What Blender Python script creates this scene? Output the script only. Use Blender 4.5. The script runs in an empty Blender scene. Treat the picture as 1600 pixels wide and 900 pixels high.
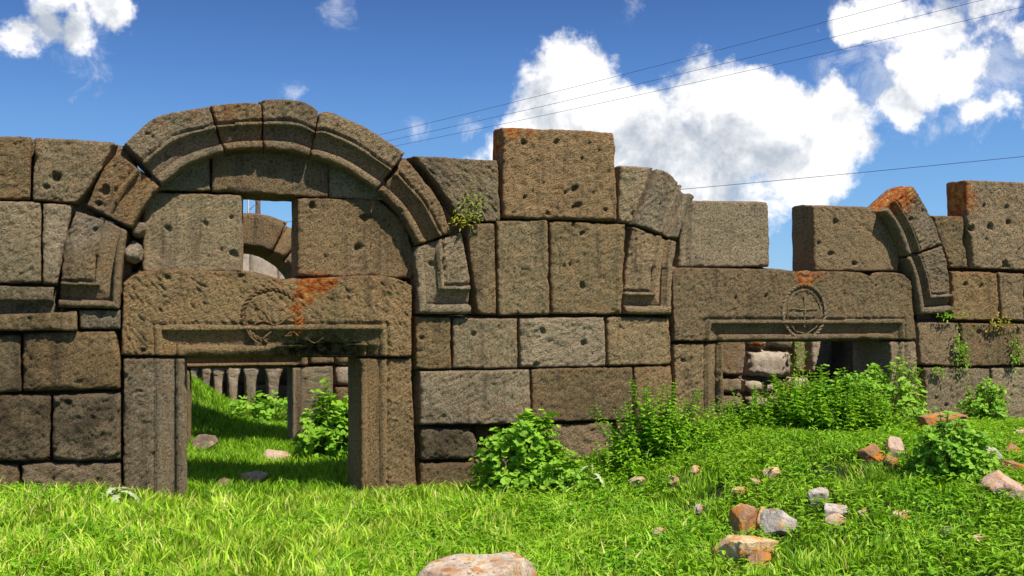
import bpy, bmesh, math, random
import numpy as np
from mathutils import Vector, Matrix
random.seed(7); np.random.seed(7)
SC = bpy.context.scene
COL = SC.collection
R = math.radians

# ------------------------------------------------------------------ camera
YAW = R(18.2); F = 1600.0; D = 8.0; EYE = 1.40; HZ = 485.0
cam_d = bpy.data.cameras.new('camera'); cam = bpy.data.objects.new('camera', cam_d); COL.objects.link(cam)
cam.location = (0, -D, EYE); cam.rotation_euler = (R(90), 0, -YAW)
cam_d.sensor_width = 36; cam_d.lens = 36 * F / 1600; cam_d.shift_y = (HZ - 450) / 1600
cam_d.clip_end = 3000; cam_d.clip_start = 0.05
SC.camera = cam
FWD = np.array([math.sin(YAW), math.cos(YAW), 0.0]); RGT = np.array([math.cos(YAW), -math.sin(YAW), 0.0])

def ray(px, py):
    return FWD + RGT * ((px - 800) / F) + np.array([0, 0, 1.0]) * ((HZ - py) / F)
def at(px, py, y=0.0):
    """point of the vertical plane Y=y seen at that place of the photograph"""
    d = ray(px, py); t = (y + D) / d[1]
    return np.array([0, -D, EYE]) + d * t

# ------------------------------------------------------------------ light and sky
SUN_EL = R(59); SUN_AZ = R(-27)                     # azimuth: a little to the right of straight behind the camera
to_sun = Vector((-math.cos(SUN_EL) * math.sin(SUN_AZ), -math.cos(SUN_EL) * math.cos(SUN_AZ), math.sin(SUN_EL)))
sun_d = bpy.data.lights.new('sun', 'SUN'); sun_d.energy = 5.0; sun_d.angle = R(0.5); sun_d.color = (1, .93, .82)
sun = bpy.data.objects.new('sun', sun_d); COL.objects.link(sun); sun.location = (6, -10, 15)
sun.rotation_euler = to_sun.to_track_quat('Z', 'Y').to_euler()

SC.view_settings.view_transform = 'Standard'; SC.view_settings.look = 'None'
SC.view_settings.exposure = 0.38; SC.view_settings.gamma = 1.0
try: SC.view_settings.use_curve_mapping = False
except Exception: pass

world = bpy.data.worlds.new('World'); SC.world = world; world.use_nodes = True
def N(nt, t, **k):
    n = nt.nodes.new(t)
    for a, b in k.items():
        if a == 'i':
            for kk, vv in b.items(): n.inputs[kk].default_value = vv
        else: setattr(n, a, b)
    return n
def build_world():
    nt = world.node_tree; nt.nodes.clear(); lk = nt.links.new
    out = N(nt, 'ShaderNodeOutputWorld'); bg = N(nt, 'ShaderNodeBackground'); lk(bg.outputs[0], out.inputs[0])
    sky = N(nt, 'ShaderNodeTexSky', sky_type='NISHITA', sun_disc=False)
    sky.sun_elevation = SUN_EL; sky.sun_rotation = math.atan2(to_sun.x, to_sun.y); sky.air_density = 1.0; sky.dust_density = 0.3; sky.ozone_density = 3.0
    bg.inputs[1].default_value = 0.108
    tc = N(nt, 'ShaderNodeTexCoord'); d = tc.outputs['Generated']
    # deeper, more saturated polarised blue
    hs = N(nt, 'ShaderNodeHueSaturation', i={'Saturation': 1.25, 'Value': 0.88, 'Hue': 0.508}); lk(sky.outputs[0], hs.inputs['Color'])
    sx = N(nt, 'ShaderNodeSeparateXYZ'); lk(d, sx.inputs[0]); gr = N(nt, 'ShaderNodeValToRGB'); lk(sx.outputs[2], gr.inputs[0]); ge = gr.color_ramp.elements
    ge[0].position = 0; ge[0].color = (2.0, 4.2, 6.6, 1); ge[1].position = 1; ge[1].color = (.34, .85, 2.5, 1)
    for p_, c_ in ((.09, (1.35, 3.3, 6.2)), (.17, (.95, 2.4, 5.3)), (.23, (.60, 1.6, 4.2)), (.30, (.34, .92, 2.8))): q_ = ge.new(p_); q_.color = (*c_, 1)
    skc = N(nt, 'ShaderNodeMixRGB'); skc.inputs[0].default_value = .75; lk(hs.outputs[0], skc.inputs[1]); lk(gr.outputs[0], skc.inputs[2])
    def math_(op, a, b=None, c=None, clamp=False):
        n = N(nt, 'ShaderNodeMath', operation=op, use_clamp=clamp)
        for i, v in enumerate((a, b, c)):
            if v is None: continue
            if isinstance(v, (int, float)): n.inputs[i].default_value = v
            else: lk(v, n.inputs[i])
        return n.outputs[0]
    def noise(vec, scale, det, rough, dist=0.0):
        n = N(nt, 'ShaderNodeTexNoise', i={'Scale': scale, 'Detail': det, 'Roughness': rough, 'Distortion': dist}); lk(vec, n.inputs['Vector']); return n
    def add(vec, off):
        n = N(nt, 'ShaderNodeVectorMath', operation='ADD'); lk(vec, n.inputs[0])
        if isinstance(off, tuple): n.inputs[1].default_value = off
        else: lk(off, n.inputs[1])
        return n.outputs[0]
    # domain warp
    w = noise(d, 8.0, 6, .62)
    sub = N(nt, 'ShaderNodeVectorMath', operation='SUBTRACT'); lk(w.outputs['Color'], sub.inputs[0]); sub.inputs[1].default_value = (.5, .5, .5)
    sc = N(nt, 'ShaderNodeVectorMath', operation='SCALE'); lk(sub.outputs[0], sc.inputs[0]); sc.inputs['Scale'].default_value = 0.085
    dw = add(d, sc.outputs[0])
    def blobs(lst):
        cur = None
        for (px, py, r) in lst:
            v = ray(px, py); v = v / np.linalg.norm(v)
            n = N(nt, 'ShaderNodeVectorMath', operation='DISTANCE'); lk(dw, n.inputs[0]); n.inputs[1].default_value = tuple(v)
            m = math_('MULTIPLY_ADD', n.outputs['Value'], -F / r, 1.0)
            cur = m if cur is None else math_('SMOOTH_MAX', cur, m, 0.25)
        return cur
    big = [(925, 130, 62), (870, 130, 40), (870, 200, 105), (815, 225, 80), (790, 260, 60), (960, 180, 70), (1000, 230, 120), (1090, 160, 80), (1130, 215, 125), (1060, 280, 150), (1200, 200, 70), (920, 280, 130), (1230, 230, 110),
           (1320, 195, 72), (1250, 280, 55), (1160, 130, 40),
           (1335, 30, 40), (1380, 5, 48), (1470, 30, 62), (1440, 85, 46), (1430, 140, 46), (1500, 110, 55), (1545, 165, 36), (1545, 20, 50), (1595, 60, 34), (1690, 60, 80), (1780, 150, 130),
           (60, 42, 40), (108, 45, 40), (25, 62, 34), (195, 14, 34), (160, -5, 36), (60, 5, 36), (-60, 40, 50), (-300, 120, 120)]
    rng = random.Random(3)
    for k in range(14):                              # the rest of the sky goes on the same way
        a = rng.uniform(30, 330); px = None
        el = rng.uniform(12, 50); r = rng.uniform(120, 330)
        v = FWD * math.cos(R(a)) * math.cos(R(el)) + RGT * math.sin(R(a)) * math.cos(R(el)) + np.array([0, 0, math.sin(R(el))])
        big.append(('dir', v, r))
    def blobs2(lst):
        cur = None
        for b in lst:
            if b[0] == 'dir': v, r = b[1], b[2]
            else: v = ray(b[0], b[1]); r = b[2]
            v = v / np.linalg.norm(v)
            n = N(nt, 'ShaderNodeVectorMath', operation='DISTANCE'); lk(dw, n.inputs[0]); n.inputs[1].default_value = tuple(v)
            m = math_('MULTIPLY_ADD', n.outputs['Value'], -F / r, 1.0)
            m = math_('MULTIPLY', m, min(1.0, .55 + r / 220))
            cur = m if cur is None else math_('SMOOTH_MAX', cur, m, 0.15)
        return cur
    dens = blobs2(big)
    n1 = noise(d, 13.0, 10, .62, .25); n2 = noise(d, 45.0, 6, .65)
    f = math_('ADD', math_('MULTIPLY', n1.outputs['Fac'], .72), math_('MULTIPLY', n2.outputs['Fac'], .28))
    tot = math_('ADD', dens, math_('MULTIPLY', math_('SUBTRACT', f, .5), 2.0))
    mr = N(nt, 'ShaderNodeMapRange', interpolation_type='SMOOTHSTEP'); lk(tot, mr.inputs[0]); mr.inputs[1].default_value = -.02; mr.inputs[2].default_value = .34
    # thin wisps
    wis = blobs2([(668, 190, 34), (730, 180, 40), (100, 115, 28), (1290, 120, 60), (1400, 110, 110), (1540, 90, 120), (1350, 170, 60), (1500, 185, 70), (130, 60, 90), (450, 140, 45), (970, 15, 40), (520, -5, 50), (1265, 45, 18)])
    n3 = noise(d, 30.0, 8, .7, .6)
    wt = math_('ADD', wis, math_('MULTIPLY', math_('SUBTRACT', n3.outputs['Fac'], .5), 2.2))
    mw = N(nt, 'ShaderNodeMapRange', interpolation_type='SMOOTHSTEP'); lk(wt, mw.inputs[0]); mw.inputs[1].default_value = .25; mw.inputs[2].default_value = 1.1; mw.inputs[4].default_value = .45
    alpha = math_('MAXIMUM', mr.outputs[0], mw.outputs[0])
    # lit side / grey body: relief of the same noise towards the sun, and thickness
    off = to_sun * 0.035
    n1b = noise(add(d, tuple(off)), 13.0, 6, .6, .25)
    rel = math_('SUBTRACT', n1.outputs['Fac'], n1b.outputs['Fac'])
    nb = noise(d, 7.0, 5, .55, .4)
    nb2 = noise(add(d, (0, 0, .05)), 7.0, 5, .55, .4)
    rel2 = math_('SUBTRACT', nb.outputs['Fac'], nb2.outputs['Fac'])
    grey = blobs2([(1010, 260, 130), (1110, 270, 120), (900, 290, 90), (1180, 250, 70), (1470, 70, 75), (1440, 140, 50), (80, 60, 50)])
    g = N(nt, 'ShaderNodeMapRange', interpolation_type='SMOOTHSTEP'); lk(grey, g.inputs[0]); g.inputs[1].default_value = -.05; g.inputs[2].default_value = .95
    b = math_('ADD', math_('ADD', .90, math_('MULTIPLY', rel, 2.7)), math_('MULTIPLY', rel2, -.9))
    b = math_('SUBTRACT', b, math_('MULTIPLY', g.outputs[0], .42), clamp=True)
    cr = N(nt, 'ShaderNodeValToRGB'); lk(b, cr.inputs[0])
    e = cr.color_ramp.elements; e[0].position = .25; e[0].color = (3.7, 4.1, 4.7, 1); e[1].position = .9; e[1].color = (8.3, 8.2, 8.2, 1)
    m_ = cr.color_ramp.elements.new(.6); m_.color = (5.9, 6.1, 6.4, 1)
    # wisps stay bluish through alpha only
    mix = N(nt, 'ShaderNodeMixRGB'); lk(alpha, mix.inputs[0]); lk(skc.outputs[0], mix.inputs[1]); lk(cr.outputs[0], mix.inputs[2])
    lk(mix.outputs[0], bg.inputs[0])
build_world()

# ------------------------------------------------------------------ numpy noise
_perm = np.random.RandomState(11).permutation(256); _perm = np.concatenate([_perm, _perm, _perm])
_g = np.random.RandomState(12).normal(size=(256, 3)); _g /= np.linalg.norm(_g, axis=1)[:, None]
def perlin(p):
    p = np.asarray(p, float); i = np.floor(p).astype(int); f = p - i; i &= 255
    w = f * f * f * (f * (f * 6 - 15) + 10); out = 0
    for dx in (0, 1):
        wx = w[:, 0] if dx else 1 - w[:, 0]
        for dy in (0, 1):
            wy = w[:, 1] if dy else 1 - w[:, 1]
            for dz in (0, 1):
                wz = w[:, 2] if dz else 1 - w[:, 2]
                h = _perm[_perm[_perm[i[:, 0] + dx] + i[:, 1] + dy] + i[:, 2] + dz]
                out = out + wx * wy * wz * ((f - (dx, dy, dz)) * _g[h]).sum(1)
    return out * 1.6
def fbm(p, o=3, g=.5):
    s = 0; a = 1
    for k in range(o):
        s = s + a * perlin(p * 2 ** k + 17.3 * k); a *= g
    return s
def sstep(a, b, x):
    t = np.clip((x - a) / (b - a), 0, 1); return t * t * (3 - 2 * t)

# ------------------------------------------------------------------ object helpers
def mesh_obj(name, V, Fc, mat, parent=None, attrs=None, origin=None, smooth=True):
    V = np.asarray(V, float)
    if origin is None: origin = (V.min(0) + V.max(0)) / 2
    origin = np.asarray(origin, float)
    me = bpy.data.meshes.new(name); me.from_pydata((V - origin).tolist(), [], [tuple(int(a) for a in f) for f in Fc]); me.update()
    for k, a in (attrs or {}).items():
        at_ = me.attributes.new(k, 'FLOAT', 'POINT'); at_.data.foreach_set('value', np.asarray(a, np.float32))
    if smooth: me.polygons.foreach_set('use_smooth', [True] * len(me.polygons))
    if mat: me.materials.append(mat)
    o = bpy.data.objects.new(name, me); COL.objects.link(o)
    if parent is not None:
        o.parent = parent
        po = world_loc(parent)
        o.location = tuple(origin - po)
    else: o.location = tuple(origin)
    return o
def world_loc(o):
    l = np.array(o.location)
    while o.parent is not None: o = o.parent; l = l + np.array(o.location)
    return l
def tag(o, label=None, cat=None, group=None, kind=None):
    if label: o['label'] = label
    if cat: o['category'] = cat
    if group: o['group'] = group
    if kind: o['kind'] = kind
    return o
def empty(name, loc, label, cat, group=None):
    o = bpy.data.objects.new(name, None); COL.objects.link(o); o.location = tuple(loc); o.empty_display_size = .2
    return tag(o, label, cat, group)
def tube(pts, rad, seg=6, cap=True):
    pts = np.asarray(pts, float); n = len(pts); rad = np.broadcast_to(rad, (n,)); V = []; Fc = []
    tg = np.gradient(pts, axis=0); up = np.array([0, 0, 1.0])
    for k in range(n):
        t = tg[k] / (np.linalg.norm(tg[k]) + 1e-9); a = np.cross(t, up)
        if np.linalg.norm(a) < .1: a = np.cross(t, (0, 1.0, 0))
        a /= np.linalg.norm(a); b = np.cross(t, a)
        for s in range(seg):
            q = 2 * math.pi * s / seg; V.append(pts[k] + rad[k] * (a * math.cos(q) + b * math.sin(q)))
    for k in range(n - 1):
        for s in range(seg):
            s2 = (s + 1) % seg; Fc.append((k * seg + s, k * seg + s2, (k + 1) * seg + s2, (k + 1) * seg + s))
    if cap: Fc.append(tuple(range(seg))[::-1]); Fc.append(tuple((n - 1) * seg + s for s in range(seg)))
    return V, Fc
def join(parts):
    V = []; Fc = []
    for v, f in parts:
        o = len(V); V.extend([tuple(a) for a in v]); Fc.extend([tuple(i + o for i in q) for q in f])
    return V, Fc

# ------------------------------------------------------------------ materials
def new_mat(name):
    m = bpy.data.materials.new(name); m.use_nodes = True; nt = m.node_tree; nt.nodes.clear()
    out = N(nt, 'ShaderNodeOutputMaterial'); b = N(nt, 'ShaderNodeBsdfPrincipled'); nt.links.new(b.outputs[0], out.inputs[0])
    b.inputs['Roughness'].default_value = .9; b.inputs['Specular IOR Level'].default_value = .2
    return m, nt, b, out
def mth(nt, op, a, b=None, c=None, clamp=False):
    n = N(nt, 'ShaderNodeMath', operation=op, use_clamp=clamp)
    for i, v in enumerate((a, b, c)):
        if v is None: continue
        if isinstance(v, (int, float)): n.inputs[i].default_value = v
        else: nt.links.new(v, n.inputs[i])
    return n.outputs[0]
def mixc(nt, f, a, b, bt='MIX'):
    n = N(nt, 'ShaderNodeMixRGB', blend_type=bt)
    for i, v in enumerate((f, a, b)):
        if isinstance(v, (int, float)): n.inputs[i].default_value = v
        elif isinstance(v, tuple): n.inputs[i].default_value = (*v, 1)
        else: nt.links.new(v, n.inputs[i])
    return n.outputs[0]
def ns(nt, vec, scale, det=4, rough=.6, dist=0):
    n = N(nt, 'ShaderNodeTexNoise', i={'Scale': scale, 'Detail': det, 'Roughness': rough, 'Distortion': dist}); nt.links.new(vec, n.inputs['Vector']); return n.outputs['Fac']
def mrange(nt, v, a, b, c=0., d=1.):
    n = N(nt, 'ShaderNodeMapRange', i={1: a, 2: b, 3: c, 4: d}); nt.links.new(v, n.inputs[0]); return n.outputs[0]
def attr(nt, name):
    return N(nt, 'ShaderNodeAttribute', attribute_name=name).outputs['Fac']
def ramp(nt, v, stops):
    n = N(nt, 'ShaderNodeValToRGB'); nt.links.new(v, n.inputs[0]); e = n.color_ramp.elements
    e[0].position = stops[0][0]; e[0].color = (*stops[0][1], 1); e[1].position = stops[-1][0]; e[1].color = (*stops[-1][1], 1)
    for p, c in stops[1:-1]: q = e.new(p); q.color = (*c, 1)
    return n.outputs[0]

def stone_material(name, cols, chisel=1.0, bump=1.0):
    m, nt, b, out = new_mat(name); lk = nt.links.new
    tc = N(nt, 'ShaderNodeTexCoord'); oi = N(nt, 'ShaderNodeObjectInfo'); rnd = oi.outputs['Random']
    of = N(nt, 'ShaderNodeCombineXYZ'); lk(mth(nt, 'MULTIPLY', rnd, 37.), of.inputs[0]); lk(mth(nt, 'MULTIPLY', rnd, 91.), of.inputs[2])
    ad = N(nt, 'ShaderNodeVectorMath', operation='ADD'); lk(tc.outputs['Object'], ad.inputs[0]); lk(of.outputs[0], ad.inputs[1]); P = ad.outputs[0]
    big = ns(nt, P, 1.7, 5, .6); mid = ns(nt, P, 7, 5, .62); fine = ns(nt, P, 60, 6, .72); vfine = ns(nt, P, 260, 3, .7)
    # colour: per stone tone + cloudy patches
    rnd2 = mth(nt, 'FRACT', mth(nt, 'MULTIPLY', rnd, 7.31)); rnd3 = mth(nt, 'FRACT', mth(nt, 'MULTIPLY', rnd, 23.7))
    tone = mth(nt, 'ADD', mth(nt, 'MULTIPLY', rnd, .7), mth(nt, 'MULTIPLY', mrange(nt, big, .3, .7), .3))
    c = ramp(nt, tone, cols)
    c = mixc(nt, mrange(nt, mid, .47, .64, 0, .7), c, (.50, .345, .175))
    c = mixc(nt, mrange(nt, ns(nt, P, 4.3, 6, .7), .52, .68, 0, .5), c, (.15, .13, .085))
    c = mixc(nt, mrange(nt, fine, .35, .62, 0, .55), c, (.64, .52, .34))
    c = mixc(nt, mrange(nt, fine, .48, .37, 0, .8), c, (.085, .064, .04))
    # rusty iron grains and grey-green crust lichen
    c = mixc(nt, mrange(nt, ns(nt, P, 22, 5, .7), .60, .70, 0, .55), c, (.30, .13, .045))
    c = mixc(nt, mrange(nt, ns(nt, P, 14, 6, .75), .60, .69, 0, .5), c, (.24, .26, .17))
    # worn warm arris
    ed = attr(nt, 'edge'); c = mixc(nt, mth(nt, 'MULTIPLY', ed, mrange(nt, ns(nt, P, 16, 4, .6), .35, .6, .1, .75)), c, (.36, .225, .125))
    # black pitting
    vor = N(nt, 'ShaderNodeTexVoronoi', i={'Scale': 24.0}); lk(P, vor.inputs['Vector'])
    pit = mth(nt, 'MULTIPLY', mrange(nt, vor.outputs['Distance'], .20, .05), mrange(nt, ns(nt, P, 5, 2), .52, .6))
    c = mixc(nt, mth(nt, 'MULTIPLY', pit, .55), c, (.035, .028, .02))
    # each block weathers lighter or darker, browner or greyer
    hv = N(nt, 'ShaderNodeHueSaturation'); lk(c, hv.inputs['Color']); lk(mrange(nt, rnd2, 0, 1, .76, 1.13), hv.inputs['Value']); lk(mrange(nt, rnd3, 0, 1, .88, 1.26), hv.inputs['Saturation']); lk(mrange(nt, rnd3, 0, 1, .500, .487), hv.inputs['Hue']); c = hv.outputs[0]
    # long rain streaks and bedding bands
    ms = N(nt, 'ShaderNodeMapping'); ms.inputs['Scale'].default_value = (9.0, 9.0, .9); lk(P, ms.inputs[0])
    c = mixc(nt, mrange(nt, ns(nt, ms.outputs[0], 1.0, 5, .65), .54, .7, 0, .62), c, (.085, .066, .045))
    mb_ = N(nt, 'ShaderNodeMapping'); mb_.inputs['Scale'].default_value = (.8, .8, 9.0); lk(P, mb_.inputs[0])
    c = mixc(nt, mrange(nt, ns(nt, mb_.outputs[0], 1.2, 5, .6), .56, .68, 0, .38), c, (.38, .22, .10))
    # weather stains
    c = mixc(nt, mth(nt, 'MULTIPLY', attr(nt, 'damp'), mrange(nt, mid, .3, .6, .35, 1.)), c, (.055, .038, .026))
    c = mixc(nt, mth(nt, 'MULTIPLY', attr(nt, 'pale'), mrange(nt, mid, .4, .6, .25, .95)), c, (.74, .64, .52))
    c = mixc(nt, mth(nt, 'MULTIPLY', attr(nt, 'moss'), mrange(nt, ns(nt, P, 18, 5, .7), .4, .58)), c, (.028, .042, .008))
    li = attr(nt, 'lichen'); lm = mrange(nt, mth(nt, 'ADD', li, mth(nt, 'MULTIPLY', mth(nt, 'SUBTRACT', ns(nt, P, 42, 8, .8), .5), 3.0)), .42, .60)
    lc = ramp(nt, ns(nt, P, 17, 4, .65), [(.35, (.34, .05, .010)), (.5, (.60, .17, .02)), (.66, (.74, .42, .14))])
    c = mixc(nt, mth(nt, 'MULTIPLY', lm, .92), c, lc)
    lk(c, b.inputs['Base Color'])
    # tooling furrows: stretched noise turned by a different angle on each stone
    rot = N(nt, 'ShaderNodeVectorRotate', rotation_type='Y_AXIS'); lk(P, rot.inputs['Vector']); lk(mrange(nt, rnd, 0, 1, .35, 1.15), rot.inputs['Angle'])
    mp = N(nt, 'ShaderNodeMapping'); mp.inputs['Scale'].default_value = (1.0, 1.0, 4.2); lk(rot.outputs[0], mp.inputs[0])
    ch = ns(nt, mp.outputs[0], 24, 6, .68, .4)
    h = mth(nt, 'ADD', mth(nt, 'MULTIPLY', mth(nt, 'MULTIPLY', ch, mrange(nt, rnd3, 0, 1, 1.2, 1.9)), chisel), mth(nt, 'ADD', mth(nt, 'MULTIPLY', fine, .42), mth(nt, 'MULTIPLY', vfine, .10)))
    h = mth(nt, 'SUBTRACT', h, mth(nt, 'MULTIPLY', pit, .5))
    bp = N(nt, 'ShaderNodeBump', i={'Strength': 1.0, 'Distance': .054 * bump}); lk(h, bp.inputs['Height']); lk(bp.outputs[0], b.inputs['Normal'])
    b.inputs['Roughness'].default_value = .95
    return m
STONE = stone_material('weathered_basalt_ashlar', [(0, (.24, .175, .095)), (.25, (.38, .27, .14)), (.5, (.30, .255, .125)), (.75, (.47, .36, .20)), (1, (.34, .295, .20))])
RUBBLE = stone_material('pale_rubble_stone', [(0, (.50, .40, .29)), (.5, (.62, .52, .41)), (1, (.68, .61, .52))], .3, 1.1)

# lichen, moss, damp and pale spots (px, py, plane, radius in m, strength)
SPOT = {
 'lichen': [(500, 436, 0, .10, 1.2), (482, 445, 0, .10, 1.2), (515, 440, 0, .07, 1.1), (475, 460, 0, .10, 1.1), (464, 482, 0, .07, .95), (467, 500, -.02, .06, 1.0), (436, 436, 0, .06, .6), (468, 520, -.02, .05, .9), (500, 450, 0, .09, .9),
            (800, 203, 0, .12, .8), (780, 225, .15, .16, 1.0), (778, 240, .2, .16, 1.0), (830, 206, 0, .09, .6), (915, 210, 0, .08, .45),
            (1257, 432, 0, .12, 1.0), (1245, 425, .2, .12, .9), (1280, 430, 0, .08, .6), (1262, 440, 0, .07, .7),
            (1395, 305, .10, .22, 1.3), (1370, 318, .2, .2, 1.2), (1420, 292, 0, .13, .9),
            (1490, 310, .12, .22, 1.2), (1485, 330, .2, .2, 1.0), (1508, 285, 0, .08, .6),
            (1253, 345, .1, .12, .75), (1253, 400, .1, .14, .8), (1258, 325, .05, .10, .7),
            (300, 180, 0, .10, .45), (355, 175, 0, .12, .42), (250, 195, 0, .09, .4), (285, 185, .2, .2, .3), (430, 170, 0, .08, .3), (600, 215, 0, .06, .4), (565, 195, 0, .07, .4),
            (180, 235, 0, .05, .6), (1075, 320, 0, .04, .4), (1040, 275, 0, .05, .4), (1182, 536, 1.6, .1, .8), (1130, 312, .12, .1, .3), (1190, 415, .1, .1, .5)],
 'moss': [(430, 550, .08, .14, 1.1), (470, 545, .1, .19, 1.3), (505, 542, .1, .20, 1.3), (540, 550, .08, .18, 1.2), (395, 554, .0, .08, .8), (40, 470, 0, .25, .7), (230, 540, 0, .12, .4), (740, 300, 0, .06, .5)],
 'damp': [(30, 570, 0, .5, .45), (30, 660, 0, .7, .8), (130, 665, 0, .5, .85), (120, 560, 0, .35, .35), (700, 690, 0, .35, .8), (700, 735, 0, .3, .3), (740, 630, 0, .4, .35), (900, 665, 0, .4, .4), (980, 670, 0, .4, .4),
          (170, 330, 0, .12, .5), (150, 345, 0, .1, .6), (580, 340, .12, .16, .5), (130, 740, 0, .6, .5), (250, 360, .12, .1, .3), (250, 424, 0, .05, .5), (370, 424, 0, .08, .6), (1120, 635, 0, .25, .5), (1230, 300, .12, .1, .2),
          (485, 640, 3.5, .6, .4), (480, 450, 0, .04, .5), (525, 545, 0, .18, .6)],
 'pale': [(470, 440, .3, .1, .0), (150, 350, 0, .15, .45), (125, 370, 0, .12, .4), (1205, 570, 1.6, .45, .9), (1285, 560, 1.6, .3, .7), (420, 425, 8.5, 3, .8)],
}
SPOTW = {k: [(at(a, b, y), r, s) for a, b, y, r, s in v] for k, v in SPOT.items()}
def spot_attr(V, kind):
    o = np.zeros(len(V))
    for c, r, s in SPOTW[kind]:
        d2 = ((V - c) ** 2).sum(1); o = np.maximum(o, s * np.exp(-d2 / (r * r) * 1.2))
    return o

# ------------------------------------------------------------------ dressed stone builder
def curve(pts, n=9):
    pts = np.asarray(pts, float)
    if len(pts) > 2:
        P = np.vstack([2 * pts[0] - pts[1], pts, 2 * pts[-1] - pts[-2]]); o = []
        for i in range(1, len(P) - 2):
            for k in range(n):
                t = k / n; a, b, c, d = P[i - 1:i + 3]
                o.append(.5 * ((2 * b) + (-a + c) * t + (2 * a - 5 * b + 4 * c - d) * t * t + (-a + 3 * b - 3 * c + d) * t ** 3))
        o.append(pts[-1]); pts = np.array(o)
    s = np.concatenate([[0], np.cumsum(np.linalg.norm(np.diff(pts, axis=0), axis=1))]); L = s[-1]; s = s / L
    return (lambda t: np.stack([np.interp(t, s, pts[:, 0]), np.interp(t, s, pts[:, 1])], -1)), L
_sid = [0]
def stone(parent, name, top, bot, L=(), Rr=(), yf=0.0, depth=.5, res=.012, gap=.0038, rough=1.2, rnd=.011, prof=None, mat=None,
          pits=None, proud=None, moves=None, furrow=None, sink=None, nopit=False, chip=1.0, grow=.014, top_free=False):
    """one dressed block: Coons patch face in the wall plane with relief, worn arrises, and a body `depth` deep"""
    _sid[0] += 1; sid = _sid[0]; rs = np.random.RandomState(sid * 13 + 5)
    W = lambda p: at(p[0], p[1], yf)[[0, 2]]
    T, lt = curve([W(p) for p in top]); B, lb = curve([W(p) for p in bot])
    Lc, ll = curve([W(p) for p in [top[0], *L, bot[0]]]); Rc, lr = curve([W(p) for p in [top[-1], *Rr, bot[-1]]])
    def patch(u, v):
        u_ = np.clip(u, 0, 1); v_ = np.clip(v, 0, 1)
        t, b, l, r = T(u_), B(u_), Lc(v_), Rc(v_); c00, c10, c01, c11 = T(0.), T(1.), B(0.), B(1.)
        U = u_[..., None]; Vv = v_[..., None]
        return (1 - Vv) * t + Vv * b + (1 - U) * l + U * r - ((1 - U) * (1 - Vv) * c00 + U * (1 - Vv) * c10 + (1 - U) * Vv * c01 + U * Vv * c11)
    wd = (lt + lb) / 2; ht = (ll + lr) / 2
    nu = max(5, int(wd / res)); nv = max(5, int(ht / res))
    gu, gv = gap / wd, gap / ht
    # denser rows near the arris
    def spaced(n, g):
        t = np.linspace(0, 1, n); t = t - .055 * np.sin(2 * math.pi * t) * min(1, 12 / n * 2)
        return g + t * (1 - 2 * g)
    us, vs = np.meshgrid(spaced(nu, gu), spaced(nv, gv))
    P = patch(us, vs); X = P[..., 0].ravel(); Z = P[..., 1].ravel()
    u = us.ravel(); v = vs.ravel()
    el = (u - gu) * (lt * (1 - v) + lb * v); er = (1 - gu - u) * (lt * (1 - v) + lb * v)
    et = (v - gv) * (ll * (1 - u) + lr * u); eb = (1 - gv - v) * (ll * (1 - u) + lr * u)
    e = np.minimum(np.minimum(el, er), np.minimum(et, eb))
    off = rs.uniform(-50, 50, 3)
    q3 = np.stack([X, np.zeros_like(X), Z], 1) + off
    # irregular outline
    jx = perlin(q3 * 6) * .005 + perlin(q3 * 25) * .004; jz = perlin(q3 * 6 + 40) * .005 + perlin(q3 * 25 + 40) * .004
    fall = np.exp(-e / .05) * chip
    cx, cz = X.mean(), Z.mean()
    X2 = X + jx * fall; Z2 = Z + jz * fall
    # worn arris, deeper where chipped
    cornr = np.exp(-np.hypot(np.minimum(el, er), np.minimum(et, eb)) / .05)
    r = rnd * (1 + .9 * perlin(q3 * 9 + 9) + 1.5 * cornr * rs.uniform(.3, 1.3)) * chip; r = r + chip * (.07 * np.clip(perlin(q3 * 6 + 70) - .28, 0, 1) + .05 * np.clip(perlin(q3 * 17 + 33) - .35, 0, 1)); r = np.clip(r, .004, .2)
    t = np.clip(1 - e / r, 0, 1); edge_rec = r * (1 - np.sqrt(np.clip(1 - t * t, 0, 1))) * .9
    # broad hollows, tooling, grain
    if proud is None: proud = rs.uniform(-.008, .008)
    tilt = rs.uniform(-.018, .018, 2)
    ang = rs.uniform(.45, 1.1) if furrow is None else furrow
    ca, sa = math.cos(ang), math.sin(ang)
    qa = np.stack([(X * ca + Z * sa) * 11, np.zeros_like(X), (-X * sa + Z * ca) * 34], 1) + off
    h = proud + (X - cx) * tilt[0] + (Z - cz) * tilt[1]
    relief = perlin(q3 * 2.6) * .010 + fbm(q3 * 8, 2) * .0045 + (np.abs(perlin(qa)) * -.015 + .005) + perlin(q3 * 38) * .0055
    mask = 1.0
    if prof is not None:
        po, pm = prof(X, Z, el, er, et, eb); relief = relief * (1 - .72 * pm) ; h = h + po
    h = h + relief * rough
    if not nopit:
        if pits is None:
            k = rs.poisson(max(.5, wd * ht * 4)); pl = [(rs.uniform(.1, .9), rs.uniform(.1, .9), rs.uniform(.008, .022)) for _ in range(min(k, 9))]
        else: pl = []
        for pu, pv, pr in pl:
            c = patch(np.array([pu]), np.array([pv]))[0]; d = np.hypot((X - c[0]) * rs.uniform(.7, 1.2), Z - c[1]) * (1 + .8 * perlin(q3 * 19))
            h = h - pr * 1.5 * np.exp(-(d / pr) ** 4)
    if pits:
        for (a, b, rr) in pits:
            c = W((a, b)); d = np.hypot(X - c[0], Z - c[1]) * (1 + .75 * perlin(q3 * 19)); h = h - min(rr * 1.6, .05) * np.exp(-(d / rr) ** 4)
    if sink is not None: h = h - sink(X, Z, q3)
    Yf = yf - h + edge_rec
    V = [np.stack([X2, Yf, Z2], 1)]
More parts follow.
